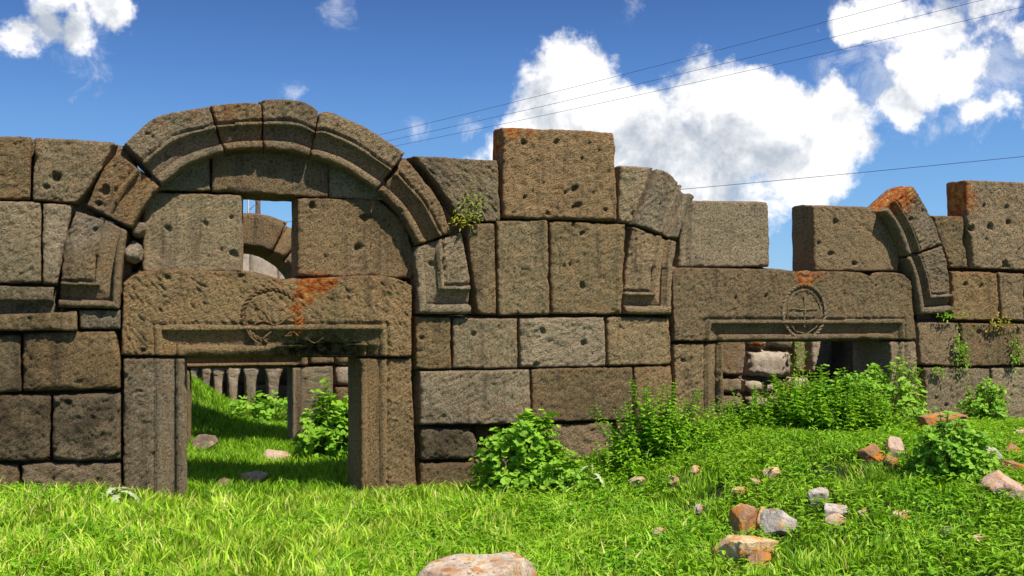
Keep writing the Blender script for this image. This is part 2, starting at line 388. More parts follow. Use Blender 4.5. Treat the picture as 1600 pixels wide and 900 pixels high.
    idx = np.arange(nu * nv).reshape(nv, nu)
    Fc = []
    a = idx[:-1, :-1].ravel(); b = idx[:-1, 1:].ravel(); c = idx[1:, 1:].ravel(); d = idx[1:, :-1].ravel()
    Fc += list(zip(a, d, c, b))
    ring = np.concatenate([idx[0, :], idx[1:, -1], idx[-1, -2::-1], idx[-2:0:-1, 0]])   # clockwise seen from front (top L->R)
    base_ring = ring; prev = ring; n0 = nu * nv; RU, RV = u[ring], v[ring]
    edge = np.exp(-e / .018)
    EA = [edge]
    deps = [.05, .10, .14] + list(np.arange(.2, depth - .02, .07)) + [depth]
    for k, dd in enumerate(deps):
        if k < 2: uu, vv = RU, RV
        else:   # the hidden body is a touch wider, so neighbours close up behind the joint
            ex = 1.0
            uu = np.where(np.isclose(RU, gu), 0 - .0, np.where(np.isclose(RU, 1 - gu), 1., RU)); vv = np.where(np.isclose(RV, gv), 0., np.where(np.isclose(RV, 1 - gv), 1., RV))
        p = patch(uu, vv); q = np.stack([p[:, 0], np.full(len(p), dd), p[:, 1]], 1) + off
        jf = 1.0 if k < 2 else .6
        px_ = p[:, 0] + (perlin(np.stack([p[:, 0], 0 * p[:, 0], p[:, 1]], 1) * 7 + off) * .006 + perlin(q * 14) * .006) * jf
        pz_ = p[:, 1] + (perlin(np.stack([p[:, 0], 0 * p[:, 0], p[:, 1]], 1) * 7 + off + 40) * .006 + perlin(q * 14 + 30) * .006) * jf
        if k >= 2:
            gx_ = px_ - cx; gz_ = pz_ - cz
            px_ = px_ + np.sign(gx_) * grow * np.clip(np.abs(gx_) / (wd * .35), 0, 1); gg = grow * np.clip(np.abs(gz_) / (ht * .35), 0, 1)
            if top_free: gg = np.where(gz_ > 0, 0, gg)
            pz_ = pz_ + np.sign(gz_) * gg
        if k == len(deps) - 1:
            px_ = px_ + (cx - px_) * .03; pz_ = pz_ + (cz - pz_) * .03
        V.append(np.stack([px_, np.full(len(p), yf + dd), pz_], 1))
        EA.append(np.zeros(len(p)) + (.25 if k == 0 else 0))
        new = n0 + np.arange(len(ring)); n0 += len(ring); m = len(ring)
        for i in range(m):
            j = (i + 1) % m; Fc.append((prev[i], prev[j], new[j], new[i]))
        prev = new
    Fc.append(tuple(prev))
    V = np.concatenate(V)
    A = {k: spot_attr(V, k) for k in SPOTW}; A['edge'] = np.concatenate(EA)
    return mesh_obj(name, V, Fc, mat or STONE, parent, A)

def Q(x0, y0, x1, y1, x2, y2, x3, y3):   # TL TR BR BL
    return dict(top=[(x0, y0), (x1, y1)], bot=[(x3, y3), (x2, y2)])
# moulding section: d = distance from the opening edge; rim, hollow fascia, fillet, then the rough face
def section(d, rim=.07, hol=.18, fil=.21):
    o = np.zeros_like(d)
    o = np.where(d < rim, .006 + .030 * np.sqrt(np.clip(1 - ((d - rim * .5) / (rim * .55)) ** 2, 0, 1)), o)
    k = np.clip((d - rim) / (hol - rim), 0, 1)
    o = np.where((d >= rim) & (d < hol), -.052 + .036 * k ** 1.4, o)
    o = np.where((d >= hol) & (d < fil), .010 + .020 * np.sqrt(np.clip(1 - ((d - (hol + fil) / 2) / ((fil - hol) * .55)) ** 2, 0, 1)), o)
    o = np.where((d >= rim) & (d < rim + .012), -.060, o)
    g = np.where((d >= fil) & (d < fil + .02), -.022, 0)
    return o + g, sstep(fil + .02, fil, d)
def arch_prof(side, foot=False, **kw):
    def f(X, Z, el, er, et, eb):
        d = {'l': el, 'r': er, 't': et, 'b': eb}[side]
        if foot: d = np.minimum(d, eb * .95)
        return section(d, **kw)
    return f
def frame_prof(x0, x1, ytop, w, yf=0.0):
    a = at(x0, ytop, yf); b = at(x1, ytop, yf); zt = (a[2] + b[2]) / 2
    def f(X, Z, el, er, et, eb):
        dx = np.maximum(np.maximum(a[0] - X, X - b[0]), 0); dz = np.maximum(Z - zt, 0); d = np.maximum(dx, dz)
        o_, m_ = section(d, rim=.30 * w, hol=.86 * w, fil=w + .016); return o_ * .68, m_
    return f

# ------------------------------------------------------------------ ground
_gx = [-9, -3, -.76, .0, .68, 2.07, 3.1, 3.7, 4.5, 6.7, 8, 12, 30]; _gz = [.1, .10, .12, .0, -.06, -.05, .07, .29, .41, .37, .27, .25, .1]
def ground_z(x, y):
    x = np.asarray(x, float); y = np.asarray(y, float)
    b = np.interp(x, _gx, _gz)
    fr = 1 - sstep(1.1, 6.0, -y) * .75
    fr = np.where(y > 0, 1 - .0 * y, fr)
    z = b * fr
    # behind the wall
    z = z - sstep(.6, 3.5, y) * .05 * (x < 3)
    z = z + .60 * np.exp(-(((x + .12) / .85) ** 2 + ((y - 6.9) / 1.3) ** 2)) - .10 * np.exp(-(((x - 1.8) / 1.2) ** 2 + ((y - 6.5) / 1.5) ** 2))
    p = np.stack([x.ravel(), y.ravel(), np.zeros(x.size)], 1)
    near = np.exp(-((x / 40) ** 2 + (y / 40) ** 2))
    z = z + (perlin(p * .9) * .025 + perlin(p * 2.7) * .012).reshape(x.shape) * near
    return z
def spread(lo, hi, dense_lo, dense_hi, step):
    mid = np.arange(dense_lo, dense_hi, step); a = [dense_lo]; s = step
    while a[-1] > lo: s *= 1.35; a.append(a[-1] - s)
    b = [mid[-1]]; s = step
    while b[-1] < hi: s *= 1.35; b.append(b[-1] + s)
    return np.array(sorted(a[1:]) + list(mid) + b[1:])
def build_ground():
    xs = spread(-700, 700, -4, 10, .09); ys = spread(-60, 900, -6, 9.5, .09)
    X, Y = np.meshgrid(xs, ys); Z = ground_z(X, Y)
    V = np.stack([X.ravel(), Y.ravel(), Z.ravel()], 1); nu, nv = len(xs), len(ys)
    i = np.arange(nu * nv).reshape(nv, nu)
    Fc = list(zip(i[:-1, :-1].ravel(), i[:-1, 1:].ravel(), i[1:, 1:].ravel(), i[1:, :-1].ravel()))
    m, nt, b, out = new_mat('soil_and_thatch'); tc = N(nt, 'ShaderNodeTexCoord'); P = tc.outputs['Object']
    c = ramp(nt, ns(nt, P, 9, 6, .7), [(.3, (.012, .018, .006)), (.5, (.03, .05, .01)), (.7, (.06, .08, .02))])
    c = mixc(nt, mrange(nt, ns(nt, P, 1.1, 4, .6), .52, .66, 0, .7), c, (.09, .065, .04))
    nt.links.new(c, b.inputs['Base Color'])
    bp = N(nt, 'ShaderNodeBump', i={'Strength': 1, 'Distance': .05}); nt.links.new(ns(nt, P, 30, 5, .7), bp.inputs['Height']); nt.links.new(bp.outputs[0], b.inputs['Normal'])
    o = mesh_obj('ground', V, Fc, m, origin=(0, 0, 0)); tag(o, kind='structure', label='grassy earth rising gently towards the ruined wall')
build_ground()
def hit(px, py):
    """where the line of sight through that point of the photograph meets the ground"""
    d = ray(px, py); d = d / np.linalg.norm(d); o = np.array([0, -D, EYE]); t = 2.0
    for _ in range(3000):
        p = o + d * t
        if p[2] < float(ground_z(p[0], p[1])): break
        t += .01
    return p

# ------------------------------------------------------------------ front wall
WALL = empty('ruined_arched_wall', (2.5, .2, 0), 'long ruined wall of brown dressed blocks with two carved doorways and broken arches', 'wall')
S = lambda **k: stone(WALL, 'stone', **k)
V_ = lambda **k: stone(WALL, 'voussoir', depth=.32, res=.0095, grow=k.pop('grow', .01), **k)
# -- left end
S(**Q(-175, 208, -62, 210, -62, 311, -175, 311)); S(**Q(-60, 211, 49, 212, 46, 311, -60, 312), depth=.35, top_free=True)
S(top=[(54, 214), (180, 221)], bot=[(50, 313), (116, 318)], Rr=[(155, 270), (130, 306)], depth=.35, top_free=True, pits=[(88, 278, .03), (72, 292, .02)])
S(**Q(-175, 313, -62, 313, -62, 443, -175, 443)); S(**Q(-60, 313, 64, 314, 64, 443, -60, 443))
S(**Q(66, 316, 113, 319, 89, 446, 66, 444))
V_(top=[(183, 237), (252, 292)], bot=[(134, 322), (208, 358)], L=[(155, 275)], Rr=[(228, 322)], prof=arch_prof('r'), proud=.012, pits=[(165, 300, .03), (155, 318, .02)])
V_(top=[(119, 329), (160, 342), (200, 361)], bot=[(90, 481), (187, 483)], L=[(102, 380)], Rr=[(192, 420)], prof=arch_prof('r', True, rim=.05, hol=.15, fil=.17), proud=.01)
def cornice(X, Z, el, er, et, eb):
    return np.where(et < .11, .03, -.03 + .0 * et), .0 * et
S(**Q(-175, 445, -62, 445, -62, 493, -175, 492), prof=cornice); S(**Q(-60, 445, 84, 448, 84, 492, -60, 493), prof=cornice)
S(top=[(-60, 493), (121, 486)], bot=[(-60, 518), (121, 517)], proud=.05); S(**Q(123, 484, 188, 484, 188, 514, 123, 515))
S(**Q(-175, 493, -62, 493, -62, 518, -175, 518), proud=.05)
S(**Q(-175, 520, -62, 522, -62, 614, -175, 614)); S(**Q(-60, 522, 32, 523, 32, 613, -60, 614))
S(top=[(34, 519), (100, 518), (181, 516)], bot=[(34, 613), (189, 609)], Rr=[(188, 555)], rnd=.035, rough=1.3)
S(**Q(-175, 616, -62, 616, -62, 723, -175, 723), rough=1.5); S(**Q(-60, 616, 79, 617, 77, 721, -60, 723), rough=1.7, rnd=.03)
S(**Q(82, 617, 189, 613, 189, 720, 80, 721), rough=1.8, rnd=.035)
S(**Q(-175, 726, -62, 725, -62, 830, -175, 830)); S(**Q(-60, 726, 28, 727, 28, 830, -60, 830), rnd=.03)
S(top=[(32, 727), (60, 724), (189, 723)], bot=[(32, 830), (189, 830)], rnd=.04, rough=1.5)
# -- big arch
V_(top=[(193, 224), (235, 188), (265, 176), (326, 166)], bot=[(253, 291), (298, 258), (350, 240)], prof=arch_prof('b'), proud=.015, furrow=.9)
V_(top=[(328, 164), (370, 161), (408, 161)], bot=[(351, 240), (380, 236), (411, 235)], prof=arch_prof('b'), proud=.01)
V_(top=[(409, 155), (440, 154), (475, 158), (498, 173)], bot=[(412, 235), (450, 238), (483, 247)], prof=arch_prof('b'), proud=.012)
V_(top=[(499, 176), (520, 175), (575, 201), (634, 239)], bot=[(484, 247), (535, 264), (587, 297)], prof=arch_prof('b'), proud=.012)
V_(top=[(637, 249), (680, 305), (706, 364)], bot=[(590, 299), (625, 336), (652, 383)], prof=arch_prof('b'), proud=.006, pits=[(625, 330, .02)])
V_(top=[(652, 385), (722, 363)], bot=[(651, 491), (735, 491)], L=[(646, 402), (649, 440)], Rr=[(733, 430)], prof=arch_prof('l', True), proud=.01)
# -- lintel of the big door
FP1 = frame_prof(290, 562, 551, .195)
cB = at(470, 556)
def broken(X, Z, q):     # the lower edge has broken away under the roundel
    f = np.exp(-((X - at(505, 550)[0]) / .36) ** 4); edge = at(470, 530)[2] + .03 * perlin(q * 6) - .05 * np.clip((at(500, 550)[0] - X) / .4, 0, 1) - .04 * np.clip((X - at(520, 550)[0]) / .3, 0, 1)
    return f * np.clip((edge - Z) / .05, 0, 1) * (.15 + .05 * perlin(q * 12))
LINT1 = stone(WALL, 'lintel', top=[(192, 441), (212, 427), (245, 421), (370, 424), (415, 430), (443, 438), (470, 435), (560, 430), (612, 432), (643, 446)],
              bot=[(189, 555), (290, 557), (420, 556), (643, 558)], depth=.52, prof=FP1, sink=broken, res=.010, proud=.01, furrow=-.8, rough=1.15, nopit=True, chip=.8,
              pits=[(262, 434, .018), (375, 432, .02), (225, 548, .018)])
J1 = stone(WALL, 'door_jamb', **Q(192, 559, 289, 559, 290, 840, 192, 840), depth=.52, prof=FP1, proud=.0, res=.0095, furrow=.9)
J2 = stone(WALL, 'door_jamb', **Q(563, 560, 644, 560, 654, 840, 563, 840), depth=.56, prof=FP1, proud=.0, res=.0095, furrow=.9)
# -- stones filling the arch, set back
RC = .075
L_ = lambda **k: stone(WALL, 'infill_stone', yf=RC, depth=.34, rough=.75, **k)
L_(**Q(222, 300, 379, 303, 379, 426, 222, 426), gap=.004, pits=[(262, 356, .02), (322, 350, .018), (361, 340, .016), (347, 390, .014), (362, 395, .02)])
L_(top=[(464, 309), (590, 311)], bot=[(464, 432), (648, 436)], Rr=[(628, 345), (648, 400)], gap=.004, pits=[(486, 322, .025), (558, 387, .03), (570, 340, .03), (508, 400, .015)])
L_(top=[(330, 228), (380, 215), (450, 215), (514, 228)], bot=[(330, 300), (400, 304), (514, 310)], gap=.005)
L_(top=[(245, 262), (329, 220)], bot=[(222, 298), (329, 299)], gap=.005)
L_(top=[(513, 226), (590, 268)], bot=[(513, 310), (628, 314)], gap=.005)
# blocks of the inner leaf behind the small gap left of the infill
stone(WALL, 'backing_stone', **Q(180, 330, 236, 330, 236, 426, 180, 426), yf=.32, depth=.18, res=.04)
for q_ in ((92, 292, 152, 300, 152, 352, 92, 352), (170, 395, 206, 395, 206, 452, 170, 452), (686, 318, 742, 326, 742, 380, 686, 372), (168, 226, 200, 226, 214, 262, 168, 262), (612, 244, 660, 250, 660, 300, 628, 290)):
    stone(WALL, 'backing_stone', **Q(*q_), yf=.16, depth=.16, res=.04)
# -- pier between the doors
S(top=[(645, 243), (779, 250)], bot=[(733, 347), (783, 346)], L=[(690, 297), (712, 330)], depth=.35, top_free=True, furrow=-.9, proud=.0)
S(top=[(785, 198), (960, 206)], bot=[(785, 341), (965, 346)], depth=.27, top_free=True, proud=.012, rnd=.018, pits=[(817, 224, .02), (869, 223, .018), (910, 248, .016), (819, 309, .018), (897, 296, .03), (902, 322, .022), (882, 302, .014), (927, 302, .014), (945, 328, .018), (856, 333, .018)])
S(top=[(967, 258), (1022, 261)], bot=[(967, 347), (987, 349)], Rr=[(1004, 305)], depth=.3, top_free=True)
S(top=[(728, 350), (773, 348)], bot=[(746, 491), (777, 492)], L=[(737, 420)]); S(**Q(776, 345, 857, 343, 860, 492, 779, 493))
S(top=[(859, 345), (979, 350)], bot=[(862, 491), (972, 492)], Rr=[(974, 420)], pits=[(909, 366, .018), (898, 351, .02), (911, 449, .024), (882, 415, .016), (892, 413, .014), (903, 411, .012)])
S(**Q(650, 494, 705, 496, 706, 577, 650, 577)); S(**Q(708, 496, 809, 497, 810, 576, 708, 576)); S(**Q(812, 497, 945, 495, 947, 573, 813, 575), pits=[(848, 519, .022), (912, 537, .026), (838, 570, .02)])
S(**Q(948, 494, 1047, 497, 1050, 570, 949, 572), pits=[(969, 511, .016), (955, 545, .014)])
S(**Q(656, 580, 828, 577, 829, 662, 656, 664), furrow=.6, proud=.012); S(top=[(830, 582), (848, 576), (990, 573)], bot=[(832, 660), (990, 657)])
S(**Q(992, 573, 1050, 571, 1052, 656, 992, 656))
S(top=[(657, 669), (738, 669)], bot=[(657, 720), (744, 719)], Rr=[(748, 695)], rnd=.05, rough=2.0); S(**Q(657, 724, 745, 722, 750, 840, 657, 840), rnd=.03, rough=1.2)
S(**Q(850, 663, 960, 660, 960, 720, 850, 720), rnd=.03, rough=1.6); S(**Q(964, 660, 1050, 658, 1052, 720, 964, 720), rough=1.6)
S(**Q(753, 724, 850, 722, 850, 840, 753, 840)); S(**Q(852, 722, 1000, 722, 1000, 840, 852, 840)); S(**Q(1002, 722, 1052, 722, 1052, 840, 1002, 840))
stone(WALL, 'backing_stone', **Q(740, 664, 856, 664, 856, 722, 740, 722), yf=.34, depth=.2, res=.04)
# -- second arch, left remains
V_(top=[(1027, 263), (1048, 273), (1068, 297), (1083, 309)], bot=[(989, 350), (1056, 375)], L=[(1008, 305)], Rr=[(1068, 340)], prof=arch_prof('r', rim=.065, hol=.15, fil=.175), proud=.012)
V_(top=[(989, 353), (1056, 378)], bot=[(973, 491), (1047, 492)], L=[(976, 430)], Rr=[(1050, 425)], prof=arch_prof('r', True, rim=.065, hol=.15, fil=.175), proud=.006)
# -- second lintel and jambs
FP2 = frame_prof(1131, 1387, 531, .165)
LINT2 = stone(WALL, 'lintel', top=[(1049, 424), (1060, 418), (1150, 419), (1235, 422), (1250, 431), (1263, 433), (1274, 424), (1340, 425), (1364, 433), (1378, 425), (1408, 427), (1424, 439)],
              bot=[(1052, 534), (1431, 531)], depth=.52, prof=FP2, res=.010, proud=.01, furrow=.7, nopit=True, rough=1.15, chip=.8, pits=[(1196, 463, .02), (1148, 466, .02), (1240, 518, .03)])
J3 = stone(WALL, 'door_jamb', **Q(1053, 537, 1130, 537, 1131, 740, 1054, 740), depth=.52, prof=FP2, res=.0095, proud=0)
J4 = stone(WALL, 'door_jamb', **Q(1388, 534, 1432, 533, 1442, 740, 1390, 740), depth=.52, prof=FP2, res=.0095, proud=0)
L_(**Q(1067, 313, 1200, 315, 1203, 417, 1060, 418), gap=.004, pits=[(1182, 373, .014), (1162, 377, .01)])
L_(top=[(1270, 320), (1366, 323)], bot=[(1272, 424), (1405, 424)], Rr=[(1390, 345), (1404, 375)], gap=.004, pits=[(1305, 345, .02), (1297, 396, .022), (1335, 411, .02), (1280, 380, .018)], furrow=-.7)
# -- second arch, right remains
V_(top=[(1378, 330), (1420, 292), (1428, 293)], bot=[(1413, 401), (1473, 382)], L=[(1399, 361)], Rr=[(1452, 335)], prof=arch_prof('l', rim=.06, hol=.15, fil=.175), proud=.006)
V_(top=[(1413, 403), (1473, 384)], bot=[(1434, 492), (1487, 489)], L=[(1425, 440)], Rr=[(1483, 435)], prof=arch_prof('l', True, rim=.06, hol=.14, fil=.165), proud=.006)
S(top=[(1457, 336), (1510, 337)], bot=[(1488, 419), (1516, 419)], L=[(1474, 380)], Rr=[(1509, 375)], depth=.3, top_free=True, proud=-.015)
S(top=[(1507, 281), (1665, 288)], bot=[(1518, 420), (1665, 424)], L=[(1509, 340), (1515, 375)], depth=.25, top_free=True, proud=.012, pits=[(1536, 322, .02), (1572, 324, .016), (1573, 347, .024), (1546, 353, .03), (1517, 358, .03), (1540, 375, .012), (1568, 414, .03), (1590, 390, .014)])
S(**Q(1667, 289, 1780, 294, 1780, 424, 1667, 424), depth=.3, top_free=True)
S(**Q(1487, 423, 1559, 425, 1562, 501, 1490, 501)); S(**Q(1561, 425, 1600, 427, 1602, 502, 1564, 501)); S(**Q(1602, 427, 1700, 428, 1700, 502, 1604, 502)); S(**Q(1702, 427, 1780, 428, 1780, 502, 1702, 502))
S(**Q(1434, 503, 1500, 504, 1503, 573, 1437, 570)); S(**Q(1502, 504, 1588, 506, 1590, 571, 1504, 573)); S(**Q(1590, 506, 1690, 507, 1690, 571, 1592, 571)); S(**Q(1692, 507, 1780, 507, 1780, 571, 1692, 571))
S(**Q(1444, 574, 1548, 575, 1550, 720, 1446, 720)); S(**Q(1550, 574, 1680, 573, 1680, 720, 1552, 720)); S(**Q(1682, 573, 1780, 573, 1780, 720, 1682, 720))

# -- carved roundels on the lintels: twisted rope rings with a cross of ribbons
def rope(cx, cy, rx, ry, yf, a0, a1, rad, turns, strands=2, n=150):
    c = at(cx, cy, yf); sx = np.linalg.norm(at(cx + 1, cy, yf) - c); out = []
    for s in range(strands):
        t = np.linspace(0, 1, n); a = np.radians(a0 + (a1 - a0) * t); ph = 2 * math.pi * (turns * t + s / strands)
        rr = 1 + 0 * t; w = rad * 1.1
        X = c[0] + (rx * sx + np.cos(ph) * w) * np.cos(a); Z = c[2] + (ry * sx + np.cos(ph) * w) * np.sin(a); Y = yf + .006 + np.sin(ph) * w * .5 + 0 * a
        out.append(tube(np.stack([X, Y, Z], 1), rad, 6))
    return out
def strap(pts, yf, rad, n=24):
    f, L = curve([at(a, b, yf)[[0, 2]] for a, b in pts]); p = f(np.linspace(0, 1, n)); return tube(np.stack([p[:, 0], np.full(n, yf + .004), p[:, 1]], 1), rad, 6)
def roundel(parent, parts):
    V, Fc = join(parts); V = np.array(V); q = V * 60; V[:, 1] += perlin(q) * .003; V[:, 0] += perlin(q + 50) * .002; V[:, 2] += perlin(q + 90) * .002
    V[:, 1] = np.minimum(V[:, 1], V[:, 1])
    A = {k: spot_attr(V, k) for k in SPOTW}; A['edge'] = np.full(len(V), .35)
    mesh_obj('carved_wreath', V, Fc, STONE, parent, A)
yw = -.021
roundel(LINT1, rope(424, 492, 44, 42, yw, -60, 262, .009, 14) + [strap([(384, 490), (388, 520), (402, 536)], yw, .009), strap([(390, 520), (400, 505), (415, 502), (428, 512), (410, 530)], yw, .008),
        strap([(400, 478), (415, 490), (428, 508), (448, 498), (456, 492)], yw, .008), strap([(445, 508), (458, 518), (466, 525)], yw, .007)]
        + rope(469, 500, 7, 20, yw, 0, 360, .005, 8, 2, 60) + [strap([(425, 476), (440, 484), (452, 474)], yw, .005), strap([(478, 528), (492, 536), (505, 528)], yw, .006)])
roundel(LINT2, rope(1257, 487, 33, 36, yw, 0, 360, .0085, 19) + rope(1257, 487, 26, 29, yw, 0, 360, .004, 9, 1) +
        [strap([(1257, 462), (1258, 485), (1257, 512)], yw, .006), strap([(1236, 482), (1257, 484), (1278, 482)], yw, .005), strap([(1240, 520), (1228, 527), (1222, 524)], yw, .007), strap([(1275, 520), (1288, 527), (1294, 523)], yw, .007)])

# ------------------------------------------------------------------ rough stones
def ico(sub):
    bm = bmesh.new(); bmesh.ops.create_icosphere(bm, subdivisions=sub, radius=1); V = np.array([v.co[:] for v in bm.verts]); Fc = [[v.index for v in f.verts] for f in bm.faces]; bm.free(); return V, Fc
_ico = {k: ico(k) for k in (2, 3, 4, 5)}
def rock_shape(size, seed, sub=4, cuts=11, rough=.6, flat=.0):
    rs = np.random.RandomState(seed); V, Fc = _ico[sub]; V = V.copy()
    for k in range(cuts):
        n = rs.normal(size=3); n /= np.linalg.norm(n); d = rs.uniform(.42, .78); s = V @ n
        m = s > d; V[m] -= np.outer((s[m] - d) * .93, n)
    q = V * 1.3 + rs.uniform(-40, 40, 3)
    V = V / np.linalg.norm(V, axis=1).mean() * (1 + .16 * perlin(q)[:, None] * rough + .07 * perlin(q * 2.7)[:, None] * rough + .035 * perlin(q * 7)[:, None] * rough + .018 * perlin(q * 17)[:, None] * rough)
    V = V / np.abs(V).max(0)
    if flat: V[:, 2] = np.where(V[:, 2] > flat, flat + (V[:, 2] - flat) * .18 + .03 * perlin(V * 4), V[:, 2]); z0, z1 = V[:, 2].min(), V[:, 2].max(); V[:, 2] = (V[:, 2] - z0) / (z1 - z0) * 2 - 1
    return V * np.asarray(size) / 2, Fc
def wedge(px, py, w, h, yf, seed, name='wedge_stone'):
    c = at(px, py, yf); s = np.linalg.norm(at(px + 1, py, yf) - c); V, Fc = rock_shape((w * s, .16, h * s), seed, 3); V = V + c
    A = {k: spot_attr(V, k) for k in SPOTW}; A['edge'] = np.full(len(V), .6); A['pale'] = np.maximum(A['pale'], .3)
    mesh_obj(name, V, Fc, STONE, WALL, A)
wedge(219, 360, 26, 32, .07, 5); wedge(211, 397, 32, 48, .07, 9)

# ------------------------------------------------------------------ rear wall seen through the big door and window
REAR = empty('rear_arched_wall', tuple(at(390, 700, 3.6)), 'rear ruined wall with its own doorway and arch, seen through the big door', 'wall')
YR = 3.5
B_ = lambda name='stone', **k: stone(REAR, name, yf=YR, res=.03, gap=.01, **k)
FPR = frame_prof(298, 455, 573, .14, YR)
stone(REAR, 'lintel', top=[(262, 505), (482, 505)], bot=[(262, 575), (482, 572)], yf=YR, res=.02, depth=.4, prof=FPR)
stone(REAR, 'door_jamb', **Q(456, 574, 521, 571, 523, 740, 456, 740), yf=YR, res=.02, depth=.4, prof=FPR)
stone(REAR, 'door_jamb', **Q(240, 577, 297, 577, 297, 740, 240, 740), yf=YR, res=.02, depth=.4, prof=FPR)
for k in range(7):
    a0, a1 = [math.radians(x) for x in ((-4, 22), (22, 50), (50, 63.5), (63.5, 96), (96, 124), (124, 152), (152, 184))[k]]
    am = (a0 + a1) / 2; cx, cy = 384, 478
    pt = lambda a, r: (cx + r * math.cos(a), cy - r * math.sin(a))
    jj = 1 + .02 * math.sin(k * 9)
    B_('voussoir', top=[pt(a1, 143 * jj), pt(am, 143 * jj), pt(a0, 143 * jj)], bot=[pt(a1, 92), pt(am, 92), pt(a0, 92)], depth=1.1, rnd=.03, proud=0)
rr_ = random.Random(5)
for (xa, xb) in ((140, 238), (524, 690)):
    y = 360
    while y < 730:
        hgt = rr_.uniform(26, 44); x = xa
        y2 = min(y + hgt, 740)
        while x < xb - 8:
            w = rr_.uniform(28, 52); x2 = x + w if x + w < xb - 16 else xb
            if y > 485 or (x2 < 235 or x > 535):
                B_(**Q(x, y, x2, y, x2, y2, x, y2), depth=.4, rnd=.04, rough=1.6, mat=RUBBLE if x > 500 and rr_.random() < .4 else STONE)
            x = x2
        y = y2
for y, y2 in ((478, 505),):
    B_(**Q(238, 480, 300, 480, 300, 504, 238, 504)); B_(**Q(476, 480, 524, 480, 524, 504, 484, 504)); B_(**Q(484, 506, 523, 506, 523, 569, 484, 570))

# ------------------------------------------------------------------ arcade further back
ARC = empty('ruined_arcade', tuple(at(400, 650, 8.7)), 'shaded row of pale tapering pillars far behind the rear doorway', 'arcade')
YA = 8.5
for (x, wt, wb, y2) in ((300, 16, 8, 640), (322, 13, 7, 640), (341, 16, 9, 642), (364, 18, 9, 648), (392, 20, 11, 645), (427, 22, 8, 655), (468, 22, 11, 660), (512, 24, 12, 670)):
    stone(ARC, 'pillar', top=[(x - wt * .75, 574), (x + wt * .75, 574)], bot=[(x - wb / 2, y2 + 20), (x + wb / 2, y2 + 20)], L=[(x - wt * .4, 597)], Rr=[(x + wt * .4, 600)], yf=YA, depth=.3, res=.03, mat=STONE, rnd=.02, rough=2.5)
x = 250
for w in (34, 40, 36, 30, 44, 40, 46, 50):
    stone(ARC, 'beam_stone', **Q(x, 534, x + w, 534, x + w, 573, x, 573), yf=YA - .03, depth=.9, res=.08)
    stone(ARC, 'beam_stone', **Q(x + 6, 484, x + w + 5, 484, x + w + 5, 532, x + 6, 532), yf=YA, depth=.9, res=.08, mat=STONE)
    stone(ARC, 'cornice_stone', **Q(x, 388, x + w, 388, x + w, 482, x, 482), yf=YA - .02, depth=.9, res=.08, mat=RUBBLE)
    stone(ARC, 'back_stone', **Q(x, 534, x + w, 534, x + w, 600, x, 600), yf=YA + 1.3, depth=.3, res=.1)
    stone(ARC, 'back_stone', **Q(x - 9, 601, x + w - 9, 601, x + w - 9, 720, x - 9, 720), yf=YA + 1.3, depth=.3, res=.1)
    x += w

# ------------------------------------------------------------------ rubble wall and dark chamber behind the second door
RUB = empty('rubble_wall', tuple(at(1220, 640, 1.7)), 'wall of pale rough rubble stones behind the second doorway', 'wall')
YB = 1.6
def rub(x0, y0, x1, y1, pale=.5, rnd=.035, mat=RUBBLE, yf=YB):
    stone(RUB, 'stone', top=[(x0 + 1, y0 + random.uniform(0, 3)), ((x0 + x1) / 2, y0), (x1 - 1, y0 + random.uniform(0, 4))], bot=[(x0 + 2, y1 - random.uniform(0, 3)), ((x0 + x1) / 2, y1), (x1 - 1, y1 - random.uniform(0, 3))],
          yf=yf, depth=.32, res=.02, gap=.010, rnd=rnd, rough=1.6, mat=mat, proud=random.uniform(-.02, .03))
rub(1118, 520, 1166, 588, mat=STONE, rnd=.02); rub(1118, 590, 1163, 615, mat=STONE, rnd=.025); rub(1118, 617, 1166, 645, mat=STONE)
rub(1168, 520, 1202, 545); rub(1203, 520, 1243, 545, mat=STONE); rub(1170, 548, 1240, 591, rnd=.06); rub(1243, 525, 1263, 585, rnd=.03, mat=STONE); rub(1265, 520, 1304, 585, rnd=.03)
rub(1166, 592, 1199, 616, rnd=.06); rub(1200, 598, 1214, 616, rnd=.04); rub(1213, 592, 1236, 606, rnd=.04, mat=STONE); rub(1234, 588, 1268, 614, rnd=.06); rub(1275, 588, 1306, 612, rnd=.05)
rub(1166, 618, 1205, 660, rnd=.06); rub(1207, 617, 1250, 660, rnd=.06); rub(1252, 616, 1306, 660, rnd=.05)
stone(RUB, 'core', **Q(1116, 522, 1302, 522, 1302, 690, 1116, 690), yf=YB + .12, depth=.35, res=.1)
rub(1080, 500, 1117, 560, mat=STONE); rub(1080, 562, 1117, 640, mat=STONE)
CH = empty('buried_chamber', tuple(at(1350, 640, 2.6)), 'dark stone chamber behind the right half of the second doorway', 'chamber')
def box(parent, name, x0, x1, y0, y1, z0, z1, mat):
    V = np.array([(x, y, z) for x in (x0, x1) for y in (y0, y1) for z in (z0, z1)], float); V += perlin(V * 3)[:, None] * .01
    Fc = [(0, 1, 3, 2), (4, 6, 7, 5), (0, 4, 5, 1), (2, 3, 7, 6), (0, 2, 6, 4), (1, 5, 7, 3)]
    return mesh_obj(name, V, Fc, mat, parent, smooth=False)
xl = at(1308, 600, 1.6)[0]
for k in range(3): box(CH, 'roof_slab', xl - .12, xl + 2.3, .62 + k * 1.05, 1.64 + k * 1.05, 1.17, 1.42, STONE)
for k in range(3): box(CH, 'side_stone', xl - .32, xl + .0, 2.06 + k * .6, 2.64 + k * .6, -.1, 1.165, STONE)
for k in range(4): box(CH, 'side_stone', xl + 1.75, xl + 2.05, .62 + k * .72, 1.32 + k * .72, -.1, 1.165, STONE)
